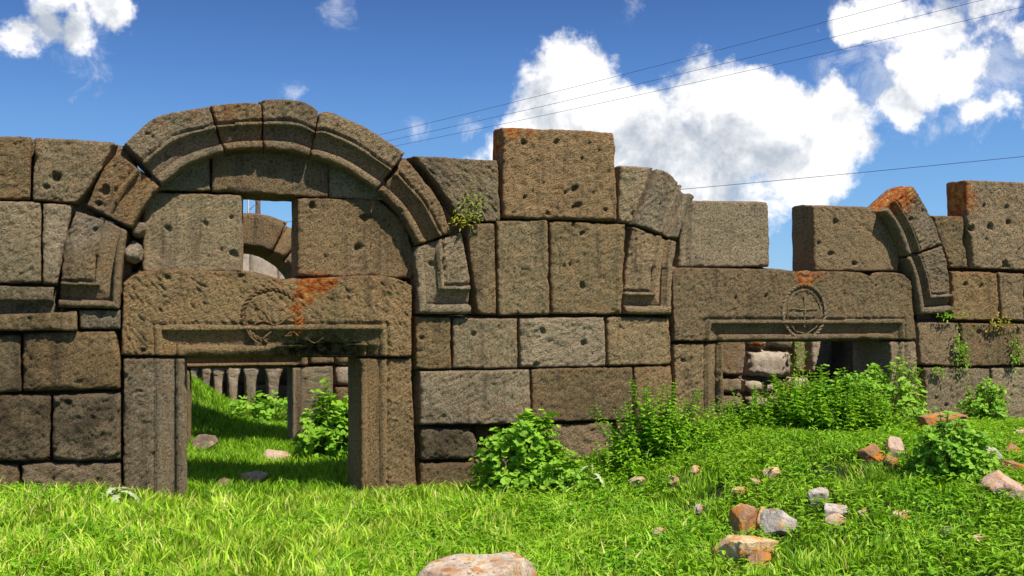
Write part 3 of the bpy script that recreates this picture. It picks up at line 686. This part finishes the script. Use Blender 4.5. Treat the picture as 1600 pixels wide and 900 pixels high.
for k in range(4): box(CH, 'back_stone', xl - .3 + k * .6, xl + .28 + k * .6, 3.8, 4.1, -.1, 1.165, STONE)

# ------------------------------------------------------------------ foliage materials
def leaf_material(name, stops, transl=.35, rough=.55, spec=.25):
    m, nt, b, out = new_mat(name); lk = nt.links.new
    c = ramp(nt, attr(nt, 'tint'), stops)
    geo = N(nt, 'ShaderNodeNewGeometry')
    c = mixc(nt, mrange(nt, ns(nt, geo.outputs['Position'], 1.6, 4, .6), .35, .7, 0, .4), c, (.36, .50, .03))
    lk(c, b.inputs['Base Color']); b.inputs['Roughness'].default_value = rough; b.inputs['Specular IOR Level'].default_value = spec
    tr = N(nt, 'ShaderNodeBsdfTranslucent'); lk(mixc(nt, 1.0, c, (1.25, 1.2, .5), 'MULTIPLY'), tr.inputs[0])
    mx = N(nt, 'ShaderNodeMixShader'); mx.inputs[0].default_value = transl; lk(b.outputs[0], mx.inputs[1]); lk(tr.outputs[0], mx.inputs[2]); lk(mx.outputs[0], out.inputs[0])
    return m
GRASS = leaf_material('meadow_grass', [(0, (.022, .07, .003)), (.35, (.10, .27, .006)), (.6, (.24, .52, .012)), (.85, (.42, .68, .03)), (.94, (.60, .68, .10)), (1, (.70, .58, .26))], .25)
MALLOW = leaf_material('mallow_leaf', [(0, (.07, .20, .010)), (.5, (.18, .42, .02)), (1, (.36, .58, .06))], .3)
NETTLE = leaf_material('nettle_leaf', [(0, (.05, .16, .006)), (.5, (.17, .42, .012)), (1, (.34, .58, .03))], .32)
SILVER = leaf_material('silvery_thistle_leaf', [(0, (.30, .36, .22)), (1, (.62, .64, .50))], .2)
YELLOW = leaf_material('dry_yellow_herb', [(0, (.22, .20, .02)), (1, (.50, .42, .05))], .3)
STEM = leaf_material('green_stem', [(0, (.12, .2, .03)), (1, (.2, .3, .05))], .1)

# ------------------------------------------------------------------ rocks lying in the grass
def rock_material(name, c1, c2, lich, amt, grn=.3):
    m, nt, b, out = new_mat(name); lk = nt.links.new; P = N(nt, 'ShaderNodeTexCoord').outputs['Object']
    c = mixc(nt, mrange(nt, ns(nt, P, 6, 6, .65), .38, .62), c1, c2)
    c = mixc(nt, mrange(nt, ns(nt, P, 40, 5, .7), .5, .66, 0, .6), c, (.10, .075, .05))
    c = mixc(nt, mrange(nt, ns(nt, P, 11, 7, .72), .62 - amt * .25, .70 - amt * .2, 0, .95), c, lich)
    c = mixc(nt, mrange(nt, ns(nt, P, 17, 7, .75), .63, .68, 0, grn * 2), c, (.45, .46, .33))
    # crusty lichen rosettes: wobbly cells, each its own colour
    wb = N(nt, 'ShaderNodeTexNoise', i={'Scale': 30.0, 'Detail': 5.0}); lk(P, wb.inputs['Vector']); wa = N(nt, 'ShaderNodeVectorMath', operation='MULTIPLY_ADD'); lk(wb.outputs['Color'], wa.inputs[0]); wa.inputs[1].default_value = (.07, .07, .07); lk(P, wa.inputs[2])
    vr = N(nt, 'ShaderNodeTexVoronoi', i={'Scale': 15.0}); lk(wa.outputs[0], vr.inputs['Vector']); sp = N(nt, 'ShaderNodeSeparateColor'); lk(vr.outputs['Color'], sp.inputs[0])
    rc = ramp(nt, sp.outputs[1], [(0, (.13, .10, .075)), (.3, (.50, .17, .03)), (.5, (.60, .36, .10)), (.7, (.66, .62, .44)), (1, (.36, .36, .28))])
    c = mixc(nt, mth(nt, 'MULTIPLY', mth(nt, 'MULTIPLY', mrange(nt, vr.outputs['Distance'], .46, .38), mrange(nt, sp.outputs[0], .5, .56)), .35 + .45 * min(1, grn)), c, rc)
    vo = N(nt, 'ShaderNodeTexVoronoi', i={'Scale': 34.0}); lk(P, vo.inputs['Vector'])
    c = mixc(nt, mth(nt, 'MULTIPLY', mrange(nt, vo.outputs['Distance'], .3, .15), mrange(nt, ns(nt, P, 9, 2), .5, .56, 0, .7)), c, (.05, .04, .03))
    lk(c, b.inputs['Base Color'])
    bp = N(nt, 'ShaderNodeBump', i={'Strength': 1, 'Distance': .022}); lk(mth(nt, 'ADD', ns(nt, P, 22, 7, .7), mth(nt, 'MULTIPLY', ns(nt, P, 120, 4, .7), .3)), bp.inputs['Height']); lk(bp.outputs[0], b.inputs['Normal'])
    return m
RM = {'spot': rock_material('lichen_spotted_rock', (.62, .52, .40), (.44, .27, .17), (.58, .24, .05), .32, .9),
      'orange': rock_material('orange_lichened_rock', (.40, .22, .12), (.30, .17, .10), (.60, .20, .025), .62, .3),
      'cream': rock_material('cream_orange_rock', (.70, .55, .34), (.60, .40, .20), (.66, .28, .04), .6, .3),
      'grey': rock_material('pale_grey_rock', (.58, .52, .45), (.44, .37, .31), (.40, .28, .20), .1, .4),
      'pink': rock_material('pinkish_rock', (.62, .42, .31), (.54, .43, .33), (.58, .24, .08), .4, .4),
      'dark': rock_material('dark_brown_rock', (.15, .11, .08), (.22, .17, .12), (.3, .2, .1), .1, .2)}
ROCKS = []
def rock(px, py, w, h, kind, label, seed, dep=1.0, rot=0, tilt=0, sub=5, cuts=13, bury=.3, name='rock', flat=0.):
    """px,py = centre of its foot in the photograph, w,h its visible size there"""
    grow_ = 1.08 if w < 60 else 1.0; w *= grow_; h *= grow_; bury *= 1.0
    p = hit(px, py); s = np.linalg.norm((p - np.array([0, -D, EYE])) @ FWD) / F
    W_, H_ = w * s, h * s; full = H_ / (1 - bury)
    V, Fc = rock_shape((W_, W_ * dep * .75, full), seed, sub, cuts, flat=flat)
    M = np.array(Matrix.Rotation(rot, 3, 'Z') @ Matrix.Rotation(tilt, 3, 'Y')); V = V @ M.T
    gz = float(ground_z(p[0], p[1])); V = V + np.array([p[0], p[1], gz - V[:, 2].min() - full * bury])
    o = mesh_obj(name, V, Fc, RM[kind], origin=(p[0], p[1], gz)); tag(o, label, 'rock', 'rocks lying in the grass'); dv = p[:2] - np.array([0, -D]); dv /= np.linalg.norm(dv); ROCKS.append((p[0] - dv[0] * .06, p[1] - dv[1] * .06, W_ * .38)); return o
rock(752, 948, 214, 94, 'spot', 'large flat pale rock with orange lichen at the bottom edge of the photo', 21, dep=.85, sub=5, cuts=6)
rock(1166, 874, 112, 36, 'cream', 'cream rock with flat top and orange edge, lowest of the rocks on the right', 34, dep=.9, rot=-.2, sub=5, cuts=15, tilt=.1, flat=.25)
rock(1190, 886, 36, 24, 'orange', 'small rusty rock under the cream flat rock', 35)
rock(1162, 830, 56, 46, 'orange', 'upright dark orange rock above the cream flat rock', 52, tilt=.4, cuts=15)
rock(1188, 822, 34, 34, 'cream', 'cream rock leaning against the upright orange rock', 57)
rock(1222, 832, 72, 38, 'grey', 'pale grey wedge shaped rock right of the upright orange rock', 61, cuts=15, tilt=-.15)
rock(1274, 782, 44, 26, 'grey', 'rounded pale rock topmost in the middle cluster of three', 71)
rock(1306, 806, 50, 30, 'grey', 'grey tilted rock with dark underside in the middle cluster', 74, tilt=.3, cuts=15)
rock(1305, 820, 44, 18, 'pink', 'low reddish rock at the foot of the middle cluster', 77)
rock(1210, 748, 30, 22, 'cream', 'small cream rock alone in the grass before the nettle patch', 81)
rock(1182, 758, 20, 14, 'pink', 'tiny pink rock left of the small cream rock', 83)
rock(1155, 772, 28, 14, 'cream', 'half sunken cream rock between grass tufts, above the upright orange rock', 85)
rock(1360, 718, 48, 26, 'orange', 'dark orange rock at the lower edge of the nettle patch', 91)
rock(1403, 715, 40, 32, 'pink', 'salmon rock beside the dark orange rock under the nettle patch', 93)
rock(1392, 728, 26, 16, 'orange', 'small rusty rock in front of the salmon rock', 95)
rock(1482, 678, 112, 34, 'orange', 'long flat red orange slab near the wall on the right', 97, dep=.5, bury=.3, cuts=15, sub=5, flat=.2)
rock(1546, 722, 56, 17, 'grey', 'long grey tilted rock right of the dark round bush', 101, tilt=.22, dep=.6, cuts=15)
rock(1578, 710, 34, 20, 'orange', 'small orange rock at the right edge below the wall', 103)
rock(1578, 738, 40, 24, 'orange', 'orange rock directly above the pinkish boulder', 105)
rock(1574, 775, 92, 50, 'pink', 'pinkish mottled boulder at the right edge', 107, sub=5)
rock(1595, 682, 36, 14, 'pink', 'flat pink rock at the foot of the wall at the right edge', 109)
rock(1352, 806, 24, 12, 'cream', 'small cream stone right of the middle cluster', 113)
rock(1408, 810, 34, 14, 'cream', 'low cream stone farther right of the middle cluster', 115)
rock(1480, 832, 24, 12, 'grey', 'little grey stone in the lower right grass', 117)
rock(1532, 845, 34, 10, 'cream', 'flat tan stone almost hidden in the lower right grass', 119)
rock(1092, 800, 26, 14, 'grey', 'little grey stone left of the upright orange rock', 121)
rock(1030, 838, 32, 14, 'pink', 'half hidden pink stone in the grass left of the cream flat rock', 123)
rock(1050, 757, 22, 16, 'pink', 'small pink stone in the grass below the tall nettle', 125)
rock(1000, 757, 34, 16, 'pink', 'low brown pink stone below the drooping thistle', 127)
rock(1086, 742, 22, 14, 'cream', 'small cream stone right of the small pink stone', 129)
rock(395, 757, 44, 24, 'pink', 'brown rounded rock just inside the big doorway', 131)
rock(348, 762, 24, 16, 'dark', 'small dark rock just inside the big doorway on its left', 133)
rock(432, 720, 40, 20, 'pink', 'pale pink rock in the sunlit grass behind the big doorway', 135)
rock(316, 702, 46, 22, 'dark', 'dark rock sunk in the bank behind the big doorway', 137)

# ------------------------------------------------------------------ plants
def basis(n, rs):
    n = n / (np.linalg.norm(n) + 1e-9); a = rs.normal(size=3); a = a - n * (a @ n); a /= np.linalg.norm(a); return n, a, np.cross(n, a)
def round_leaf(c, n, r, rs, out):
    n, a, b = basis(n, rs); V, Fc, T = out; o = len(V); k = 11; V.append(c - n * r * .28)
    for i in range(k):
        q = (i + .5) / k * 2 * math.pi * .92 + .25; rr = r * (1 + .14 * math.cos(q * 5)) * rs.uniform(.9, 1.08)
        V.append(c + (a * math.cos(q) + b * math.sin(q)) * rr + n * r * rs.uniform(-.12, .16))
    for i in range(k - 1): Fc.append((o, o + 1 + i, o + 2 + i))
    T.extend([rs_t(rs)] * (k + 1))
def rs_t(rs): return float(np.clip(rs.beta(2, 2), 0, 1))
def lance_leaf(c, d, n, L, w, rs, out, droop=.3, tint=None):
    d = d / (np.linalg.norm(d) + 1e-9); s = np.cross(d, n); s /= (np.linalg.norm(s) + 1e-9); up = np.cross(s, d); V, Fc, T = out; o = len(V)
    for k, (t, ww) in enumerate(((0, .25), (.35, 1), (.7, .7), (1, 0))):
        m = c + d * L * t - np.array([0, 0, 1.0]) * L * droop * t * t
        if k == 3: V.append(m)
        else: V.extend([m - s * w * ww * .5 + up * w * .12 * ww, m - up * w * .10, m + s * w * ww * .5 + up * w * .12 * ww])
    for k in range(2):
        for j in range(2): q = o + k * 3 + j; Fc.append((q, q + 1, q + 4, q + 3))
    Fc.append((o + 6, o + 7, o + 9)); Fc.append((o + 7, o + 8, o + 9)); T.extend([rs_t(rs) if tint is None else tint] * 10)
def finish(root, name, out, mat, kind=None, origin=None):
    V, Fc, T = out
    if not V: return None
    o = mesh_obj(name, np.array(V), Fc, mat, root, {'tint': T}, origin=origin, smooth=False)
    if kind: o['kind'] = kind
    return o
PLANTS = []
def mallow(base, w, d, h, n, r, label, seed, group=None, single=0, lean=(0, 0)):
    rs = np.random.RandomState(seed); base = np.array(base); root = empty('mallow_bush', base, label, 'bush', group)
    leaves = ([], [], []); stems = ([], [], []); k = 0; sing = []
    lump = rs.uniform(-30, 30, 3)
    for i in range(n):
        a = rs.uniform(0, 2 * math.pi); z = rs.uniform(0, 1) ** .8; el = math.asin(z)
        dv = np.array([math.cos(el) * math.cos(a), math.cos(el) * math.sin(a), z]); rad = rs.uniform(.62, 1.0) ** .6 * (1 + .45 * float(perlin((dv * 2.2 + lump)[None])[0]))
        p = base + dv * np.array([w / 2, d / 2, h]) * rad + np.array([lean[0] * z, lean[1] * z, .02])
        nn = dv * .7 + np.array([0, -.15, .8]) + rs.normal(size=3) * .38
        rr = r * rs.uniform(.6, 1.25)
        if rad > .85 and dv[1] < .35 and len(sing) < single:
            o = ([], [], []); round_leaf(p, nn, rr, rs, o); sing.append(o)
        else: round_leaf(p, nn, rr, rs, leaves)
        if i % 3 == 0:
            q = base + dv * np.array([w * .12, d * .12, 0]); tv, tf = tube([q, (q + p) / 2 + [0, 0, .04], p], .003, 3, False); o = len(stems[0]); stems[0].extend(tv); stems[1].extend([tuple(j + o for j in f) for f in tf]); stems[2].extend([.5] * len(tv))
    finish(root, 'leaves', leaves, MALLOW, 'stuff'); finish(root, 'stems', stems, STEM, 'stuff')
    for o in sing: finish(root, 'leaf', o, MALLOW)
    PLANTS.append((base[0], base[1], max(w, d) * .35)); return root
def nettle(base, spread_, h, n, label, seed, name='nettle_clump', cat='plant', L=.07, mat=None, group=None):
    rs = np.random.RandomState(seed); base = np.array(base); root = empty(name, base, label, cat, group); leaves = ([], [], []); stems = ([], [], [])
    for s in range(n):
        a = rs.uniform(0, 2 * math.pi); rr = math.sqrt(rs.uniform(0, 1)); q = base + np.array([math.cos(a) * rr * spread_[0] / 2, math.sin(a) * rr * spread_[1] / 2, 0])
        q[2] = float(ground_z(q[0], q[1])); hh = h * (1 - .5 * rr ** 2) * rs.uniform(.5, 1.1); ln = np.array([math.cos(a), math.sin(a), 0]) * rr * .12 + rs.normal(size=3) * [.09, .07, 0]
        top = q + np.array([0, 0, hh]) + ln; pts = [q, (q + top) / 2 + rs.normal(size=3) * .01, top]
        tv, tf = tube(pts, .003, 3, False); o = len(stems[0]); stems[0].extend(tv); stems[1].extend([tuple(j + o for j in f) for f in tf]); stems[2].extend([.5] * len(tv))
        m = max(4, int(hh / .028)); ph = rs.uniform(0, 6)
        for k in range(m):
            t = .2 + .8 * k / (m - 1); p = q + (top - q) * t
            for sd in (0, math.pi):
                b = ph + (k % 2) * math.pi / 2 + sd + rs.normal() * .3; sz = (1.15 - .75 * t) * L * rs.uniform(.8, 1.2)
                d = np.array([math.cos(b), math.sin(b), .55 if t > .8 else .15]); lance_leaf(p, d, np.array([0, 0, 1.0]), sz, sz * .5, rs, leaves, .35)
    finish(root, 'leaves', leaves, mat or NETTLE, 'stuff'); finish(root, 'stems', stems, STEM, 'stuff'); PLANTS.append((base[0], base[1], .05)); return root
def gp(px, y):
    """ground point straight under that image column in the plane Y=y"""
    p = at(px, 700, y); return (p[0], y, float(ground_z(p[0], y)))
mallow(gp(822, -.42), .80, .6, .52, 900, .034, 'bright green round leaved bush against the wall between the two doorways', 3, single=150)
mallow(gp(885, -.75), .45, .4, .26, 170, .032, 'low leafy mound right of the bright green round leaved bush', 4)
nettle(tuple(hit(1026, 712)), (.62, .40), .60, 70, 'tall pointed nettle rising before the pier left of the second doorway', 5, L=.095)
nettle(gp(975, -.85), (.6, .4), .26, 34, 'low spreading nettle left of the tall pointed nettle', 6)
nettle(gp(1095, -.85), (.8, .45), .30, 50, 'low nettles at the foot of the second doorway left jamb', 16)
nettle(gp(1190, -.5), (.9, .5), .36, 80, 'nettles in front of the rubble wall in the second doorway', 7)
nettle(gp(1285, -.7), (.95, .6), .52, 130, 'dense dark nettle thicket before the second doorway', 8, L=.105)
mallow(gp(1318, -.62), .8, .6, .46, 620, .027, 'round leaved weed among the nettles before the second doorway', 18)
mallow(gp(1385, -.5), .85, .6, .50, 900, .027, 'leafy bush at the right side of the nettle thicket before the second doorway', 9)
nettle(gp(1345, -.95), (.7, .4), .40, 60, 'lighter nettles at the front of the thicket before the second doorway', 10)
mallow(tuple(hit(1487, 750)), .52, .5, .36, 760, .023, 'dark round bush right of the salmon rock', 11, single=60)
mallow(gp(1540, -.3), .50, .4, .38, 520, .023, 'leafy bush against the wall behind the long orange slab', 12)
nettle(gp(1460, -.5), (.4, .3), .16, 20, 'short nettles between the thicket and the long orange slab', 13)
mallow(gp(528, 2.3), .85, .8, .62, 800, .045, 'leafy bush inside the big doorway against its right edge', 14, single=60)
mallow(gp(420, 6.2), 1.3, .9, .40, 260, .05, 'dark low weeds at the foot of the arcade pillars', 15)
mallow(gp(505, 2.4), .45, .4, .34, 120, .04, 'low leafy weeds at the foot of the rear doorway jamb', 17)
def thistle(base, label, seed, n=9, L=.26, w=.035, mat=SILVER, name='thistle', h=.12):
    rs = np.random.RandomState(seed); base = np.array(base); root = empty(name, base, label, 'plant')
    tv, tf = tube([base, base + [0, 0, h]], .008, 5); mesh_obj('stem', tv, tf, STEM, root, {'tint': [.5] * len(tv)})
    for k in range(n):
        a = k * 2.4 + rs.uniform(-.2, .2); o = ([], [], []); z = h * (.4 + .6 * k / n); d = np.array([math.cos(a), math.sin(a), .9 * rs.uniform(.3, 1.2)])
        V, Fc, T = o; L2 = L * rs.uniform(.7, 1.1); c0 = base + [0, 0, z]; side = np.cross(d, [0, 0, 1.0]); side /= np.linalg.norm(side); d = d / np.linalg.norm(d); m = 12
        for i in range(m + 1):                       # toothed arching leaf
            t = i / m; ww = w * math.sin(math.pi * min(1, t * .9 + .1)) * (1 if i % 2 else .45); p = c0 + d * L2 * t - np.array([0, 0, 1.]) * L2 * .9 * t * t
            V.extend([p - side * ww, p, p + side * ww]); T.extend([rs_t(rs)] * 3)
        for i in range(m):
            for j in (0, 1): q = i * 3 + j; Fc.append((q, q + 1, q + 4, q + 3))
        finish(root, 'leaf', o, mat)
    return root
thistle(gp(183, -.35), 'silvery spiny thistle in front of the left jamb of the big doorway', 31, L=.24)
thistle(gp(925, -.9), 'drooping silvery thistle between the two leafy mounds along the wall', 32, L=.19, n=5, h=.2, w=.02)
def wallplant(px, py, yf, size, n, mat, label, seed, name='wall_plant'):
    rs = np.random.RandomState(seed); c = at(px, py, yf); c[1] -= .005; root = empty(name, c, label, 'plant', 'weeds growing from the wall joints'); out = ([], [], [])
    for k in range(n):
        d = rs.normal(size=3) * [1, .4, 1] + [0, -.55, .25]; p = c + rs.normal(size=3) * np.array([size[0], .012, size[1]]) * .45 + [0, -.03, 0]
        lance_leaf(p, d, np.array([0, -.6, .8]), rs.uniform(.02, .04), .014, rs, out, .3)
    finish(root, 'leaves', out, mat, 'stuff')
wallplant(735, 322, -.015, (.13, .16), 130, leaf_material('pale_green_herb', [(0, (.14, .18, .03)), (1, (.34, .36, .07))]), 'pale green herb growing on the block right of the big arch', 41)
wallplant(720, 345, -.015, (.10, .06), 90, YELLOW, 'dry yellow tuft in the joint below the pale green herb', 42)
wallplant(1500, 556, -.015, (.10, .18), 130, NETTLE, 'green weed in the joint right of the second doorway', 43)
wallplant(1492, 532, -.015, (.05, .12), 40, NETTLE, 'thin green sprig just above the green weed right of the second doorway', 46)
wallplant(1585, 550, -.015, (.08, .18), 90, NETTLE, 'green weed in the joint near the right edge', 44)
wallplant(1556, 505, -.015, (.16, .08), 80, YELLOW, 'yellow green weed in the upper joint near the right edge', 45)
wallplant(1480, 493, -.02, (.18, .04), 50, NETTLE, 'thin weed line under the foot of the right arch fragment', 47)
wallplant(1462, 580, -.015, (.10, .05), 50, NETTLE, 'little weed in the low joint beside the right jamb', 48)
wallplant(1245, 560, YB - .06, (.10, .35), 130, NETTLE, 'weed hanging down between the rubble stones in the second doorway', 49)
wallplant(1240, 605, YB - .08, (.30, .10), 90, YELLOW, 'yellowish weeds on top of the low rubble in the second doorway', 50)

# ------------------------------------------------------------------ grass
def blades(P, H, W, rs, lean=.45, tint=None, flow=.35):
    n = len(P); a = rs.uniform(0, 2 * np.pi, n); s = np.stack([np.cos(a), np.sin(a), 0 * a], 1) * (W / 2)[:, None]
    b = rs.uniform(0, 2 * np.pi, n); l = np.stack([np.cos(b), np.sin(b), 0 * b], 1) * (H * np.abs(rs.normal(0, lean, n)))[:, None]
    fl = np.stack([perlin(P * [4.5, 4.5, 0] + 3), perlin(P * [4.5, 4.5, 0] + 47), 0 * a], 1); l = l + fl * (H * flow * 2)[:, None]
    up = np.array([0, 0, 1.0])
    V = np.stack([P - s, P + s, P + s * .8 + l * .35 + up * (H * .55)[:, None], P - s * .8 + l * .35 + up * (H * .55)[:, None], P + l * 1.1 + up * (H * rs.uniform(.75, 1.0, n))[:, None]], 1).reshape(-1, 3)
    base = np.arange(n) * 5
    loops = np.stack([base, base + 1, base + 2, base + 3, base + 3, base + 2, base + 4], 1).ravel()
    starts = np.stack([np.arange(n) * 7, np.arange(n) * 7 + 4], 1).ravel(); tot = np.tile([4, 3], n)
    if tint is None: tint = np.clip(rs.beta(2.2, 2.0, n), 0, 1) * .9
    return V, loops, starts, tot, np.repeat(tint, 5)
def grass_obj(name, P, H, W, rs, label, tint=None, lean=.45, mat=GRASS):
    V, loops, st, tot, T = blades(P, H, W, rs, lean, tint)
    me = bpy.data.meshes.new(name); me.vertices.add(len(V)); me.vertices.foreach_set('co', V.ravel().astype(np.float32)); me.loops.add(len(loops)); me.loops.foreach_set('vertex_index', loops.astype(np.int32))
    me.polygons.add(len(st)); me.polygons.foreach_set('loop_start', st.astype(np.int32)); me.polygons.foreach_set('loop_total', tot.astype(np.int32)); me.update(calc_edges=True); me.validate()
    a = me.attributes.new('tint', 'FLOAT', 'POINT'); a.data.foreach_set('value', T.astype(np.float32)); me.materials.append(mat)
    o = bpy.data.objects.new(name, me); COL.objects.link(o); tag(o, label, 'grass', kind='stuff'); return o
def scatter(n, x0, x1, y0, y1, rs, seedv=0):
    x = rs.uniform(x0, x1, n); y = rs.uniform(y0, y1, n)
    keep = np.ones(n, bool)
    for (a, b, r) in ROCKS: keep &= (x - a) ** 2 + (y - b) ** 2 > r * r
    # only ground that can come into view: a fan in front of the viewpoint
    dx, dy = x, y + D; u = (dx * RGT[0] + dy * RGT[1]) / np.maximum(dx * FWD[0] + dy * FWD[1], .1); dep = dx * FWD[0] + dy * FWD[1]
    keep &= (np.abs(u) < .66) & (dep > 4.0)
    x, y = x[keep], y[keep]; return np.stack([x, y, ground_z(x, y) - .004], 1)
rs = np.random.RandomState(77)
P = scatter(300000, -4, 9.5, -4.6, -.02, rs)
pn = perlin(P * [1.6, 1.6, 0] + 5); pn2 = perlin(P * [5, 5, 0] + 9); right = sstep(1.5, 4.5, P[:, 0])
bare = perlin(P * [2.3, 2.3, 0] + 31) * right
P = P[(bare < .34) | (rs.uniform(size=len(P)) < .22)]
pn = perlin(P * [1.6, 1.6, 0] + 5); pn2 = perlin(P * [5, 5, 0] + 9); right = sstep(1.5, 4.5, P[:, 0])
pn3 = perlin(P * [11, 11, 0] + 19)
H = np.clip(.085 + .035 * pn + .035 * pn2 + .03 * pn3, .02, .2) * rs.uniform(.45, 1.2, len(P)) * (1 - .25 * right); Wd = rs.uniform(.005, .012, len(P))
tn = np.clip(rs.beta(1.1, 1.1, len(P)) * .75 + .18 * pn + .14 * pn3 + .20 - .16 * right, 0, .93); yl = rs.uniform(size=len(P)) < (.10 * (1 - right) + .04 + .25 * np.clip(perlin(P * [1.1, 1.1, 0] + 77) - .25, 0, 1)); tn[yl] = rs.uniform(.9, 1, yl.sum())
grass_obj('grass', P, H, Wd, rs, 'bright green meadow grass in front of the ruined wall', tn)
P = scatter(90000, -.5, 4.2, .02, 8.0, rs); H = .09 * rs.uniform(.5, 1.4, len(P)); grass_obj('grass', P, H, rs.uniform(.006, .011, len(P)), rs, 'sunlit grass growing behind the big doorway')
# taller seeding grasses, mostly at the left
P = scatter(9000, -4, 3.2, -4.4, -.1, rs); P = P[rs.uniform(size=len(P)) < np.clip(1.1 - P[:, 0] * .3, .1, 1)]
H = rs.uniform(.09, .16, len(P)); grass_obj('seeding_grass', P, H, rs.uniform(.009, .017, len(P)), rs, 'taller pale seeding grasses at the left of the meadow', rs.uniform(.75, 1.0, len(P)), .5)
# broad leaved weeds between the blades, mostly at the right
P = scatter(70000, -3.5, 9.5, -4.5, -.1, rs); w = perlin(P * [1.3, 1.3, 0] + 60) + .5 * sstep(.5, 3.5, P[:, 0]) + .25 * perlin(P * [6, 6, 0] + 2); P = P[w > .12]
out = ([], [], [])
for p in P[:34000]:
    a = rs.uniform(0, 6.28); lance_leaf(p + [0, 0, rs.uniform(.02, .085)], np.array([math.cos(a), math.sin(a), rs.uniform(.1, .9)]), np.array([0, 0, 1.]), rs.uniform(.03, .065), rs.uniform(.012, .024), rs, out, .3)
o = mesh_obj('broad_leaved_weeds', np.array(out[0]), out[1], NETTLE, None, {'tint': out[2]}, smooth=False); tag(o, 'small broad leaved weeds among the meadow grass', 'weeds', kind='stuff')

# ------------------------------------------------------------------ utility poles, mast and wires
def plain(name, col, rough=.7, metal=0.):
    m, nt, b, out = new_mat(name); P = N(nt, 'ShaderNodeTexCoord').outputs['Object']
    nt.links.new(mixc(nt, ns(nt, P, 8, 5, .6), tuple(c * .6 for c in col), tuple(min(1, c * 1.3) for c in col)), b.inputs['Base Color']); b.inputs['Roughness'].default_value = rough; b.inputs['Metallic'].default_value = metal; return m
WOOD = plain('creosoted_pole_wood', (.10, .075, .055)); STEEL = plain('galvanised_mast_steel', (.35, .35, .36), .5, .6); WIRE = plain('dark_cable', (.05, .055, .07)); CER = plain('brown_ceramic', (.2, .1, .06), .3)
def pole(base, h, label, levels):
    base = np.array(base, float); r = empty('utility_pole', base, label, 'utility pole', 'utility poles carrying the wires'); v, f = tube([base, base + [0, 0, h]], [.14, .09], 10); mesh_obj('post', v, f, WOOD, r)
    c = base + [0, 0, h - .25]; v, f = tube([c - RGT * 1.0, c + RGT * 1.0], .06, 6); mesh_obj('crossarm', v, f, WOOD, r); tips = []
    for s in levels:
        q = c + RGT * s + [0, 0, .06]; v, f = tube([q, q + [0, 0, .08], q + [0, 0, .16]], [.05, .06, .03], 8); mesh_obj('insulator', v, f, CER, r); tips.append(q + [0, 0, .16])
    return tips
fb = at(403, 485, 34); near = at(2150, 485, 12)
fz = at(403, 262, 34)[2]
t1 = pole((fb[0], fb[1], 0), fz, 'wooden utility pole seen through the small opening in the big arch', (-.9, 0, .9))
nz = at(2150, -290, 12)[2]
t2 = pole((near[0], near[1], 0), nz, 'nearer wooden utility pole beyond the right edge carrying the same wires', (-.9, 0, .9))
def wire(a, b, sag, label, r=.009):
    t = np.linspace(0, 1, 40); p = a + (b - a) * t[:, None]; p[:, 2] -= sag * 4 * t * (1 - t); v, f = tube(p, r, 5); o = mesh_obj('power_line', v, f, WIRE); tag(o, label, 'cable', 'overhead wires crossing the sky')
def through(px0, py0, px1, py1, a, b):   # end points at the poles' depth along a line of sight
    return at(px0, py0, a), at(px1, py1, b)
for (l, a, b, r) in (('upper of the three wires running together across the cloud', t1[0], at(1650, -72, 14), .007), ('middle of the three wires running together across the cloud', t1[1], at(1650, -38, 14.6), .007), ('lower of the three wires running together across the cloud', t1[2], at(1650, -10, 15.2), .007)):
    e = a + (b - a) * 1.25; wire(a, e, .25, l, r)
a = at(403, 350, 34); b = at(1650, 235, 16); wire(a, a + (b - a) * 1.2, .15, 'single separate wire low in the sky above the second doorway', .009)
# lattice mast
mb = at(395, 485, 60); mt = empty('lattice_mast', (mb[0], mb[1], 0), 'thin steel lattice mast left of the pole in the small opening', 'mast')
H_ = at(395, 290, 60)[2]; w = .28; parts = []
for sx in (-w, w):
    for sy in (-w, w): v, f = tube([(mb[0] + sx, mb[1] + sy, 0), (mb[0] + sx, mb[1] + sy, H_)], .035, 4); mesh_obj('mast_leg', v, f, STEEL, mt)
z = 0; k = 0
while z < H_ - .6:
    s = 1 if k % 2 else -1
    for sy in (-w, w): parts.append(tube([(mb[0] - s * w, mb[1] + sy, z), (mb[0] + s * w, mb[1] + sy, z + .6)], .02, 4))
    z += .6; k += 1
v, f = join(parts); o = mesh_obj('bracing', v, f, STEEL, mt); o['kind'] = 'stuff'
print('objects', len(bpy.data.objects), 'tris ~', sum(len(o.data.polygons) for o in bpy.data.objects if o.type == 'MESH') * 2)
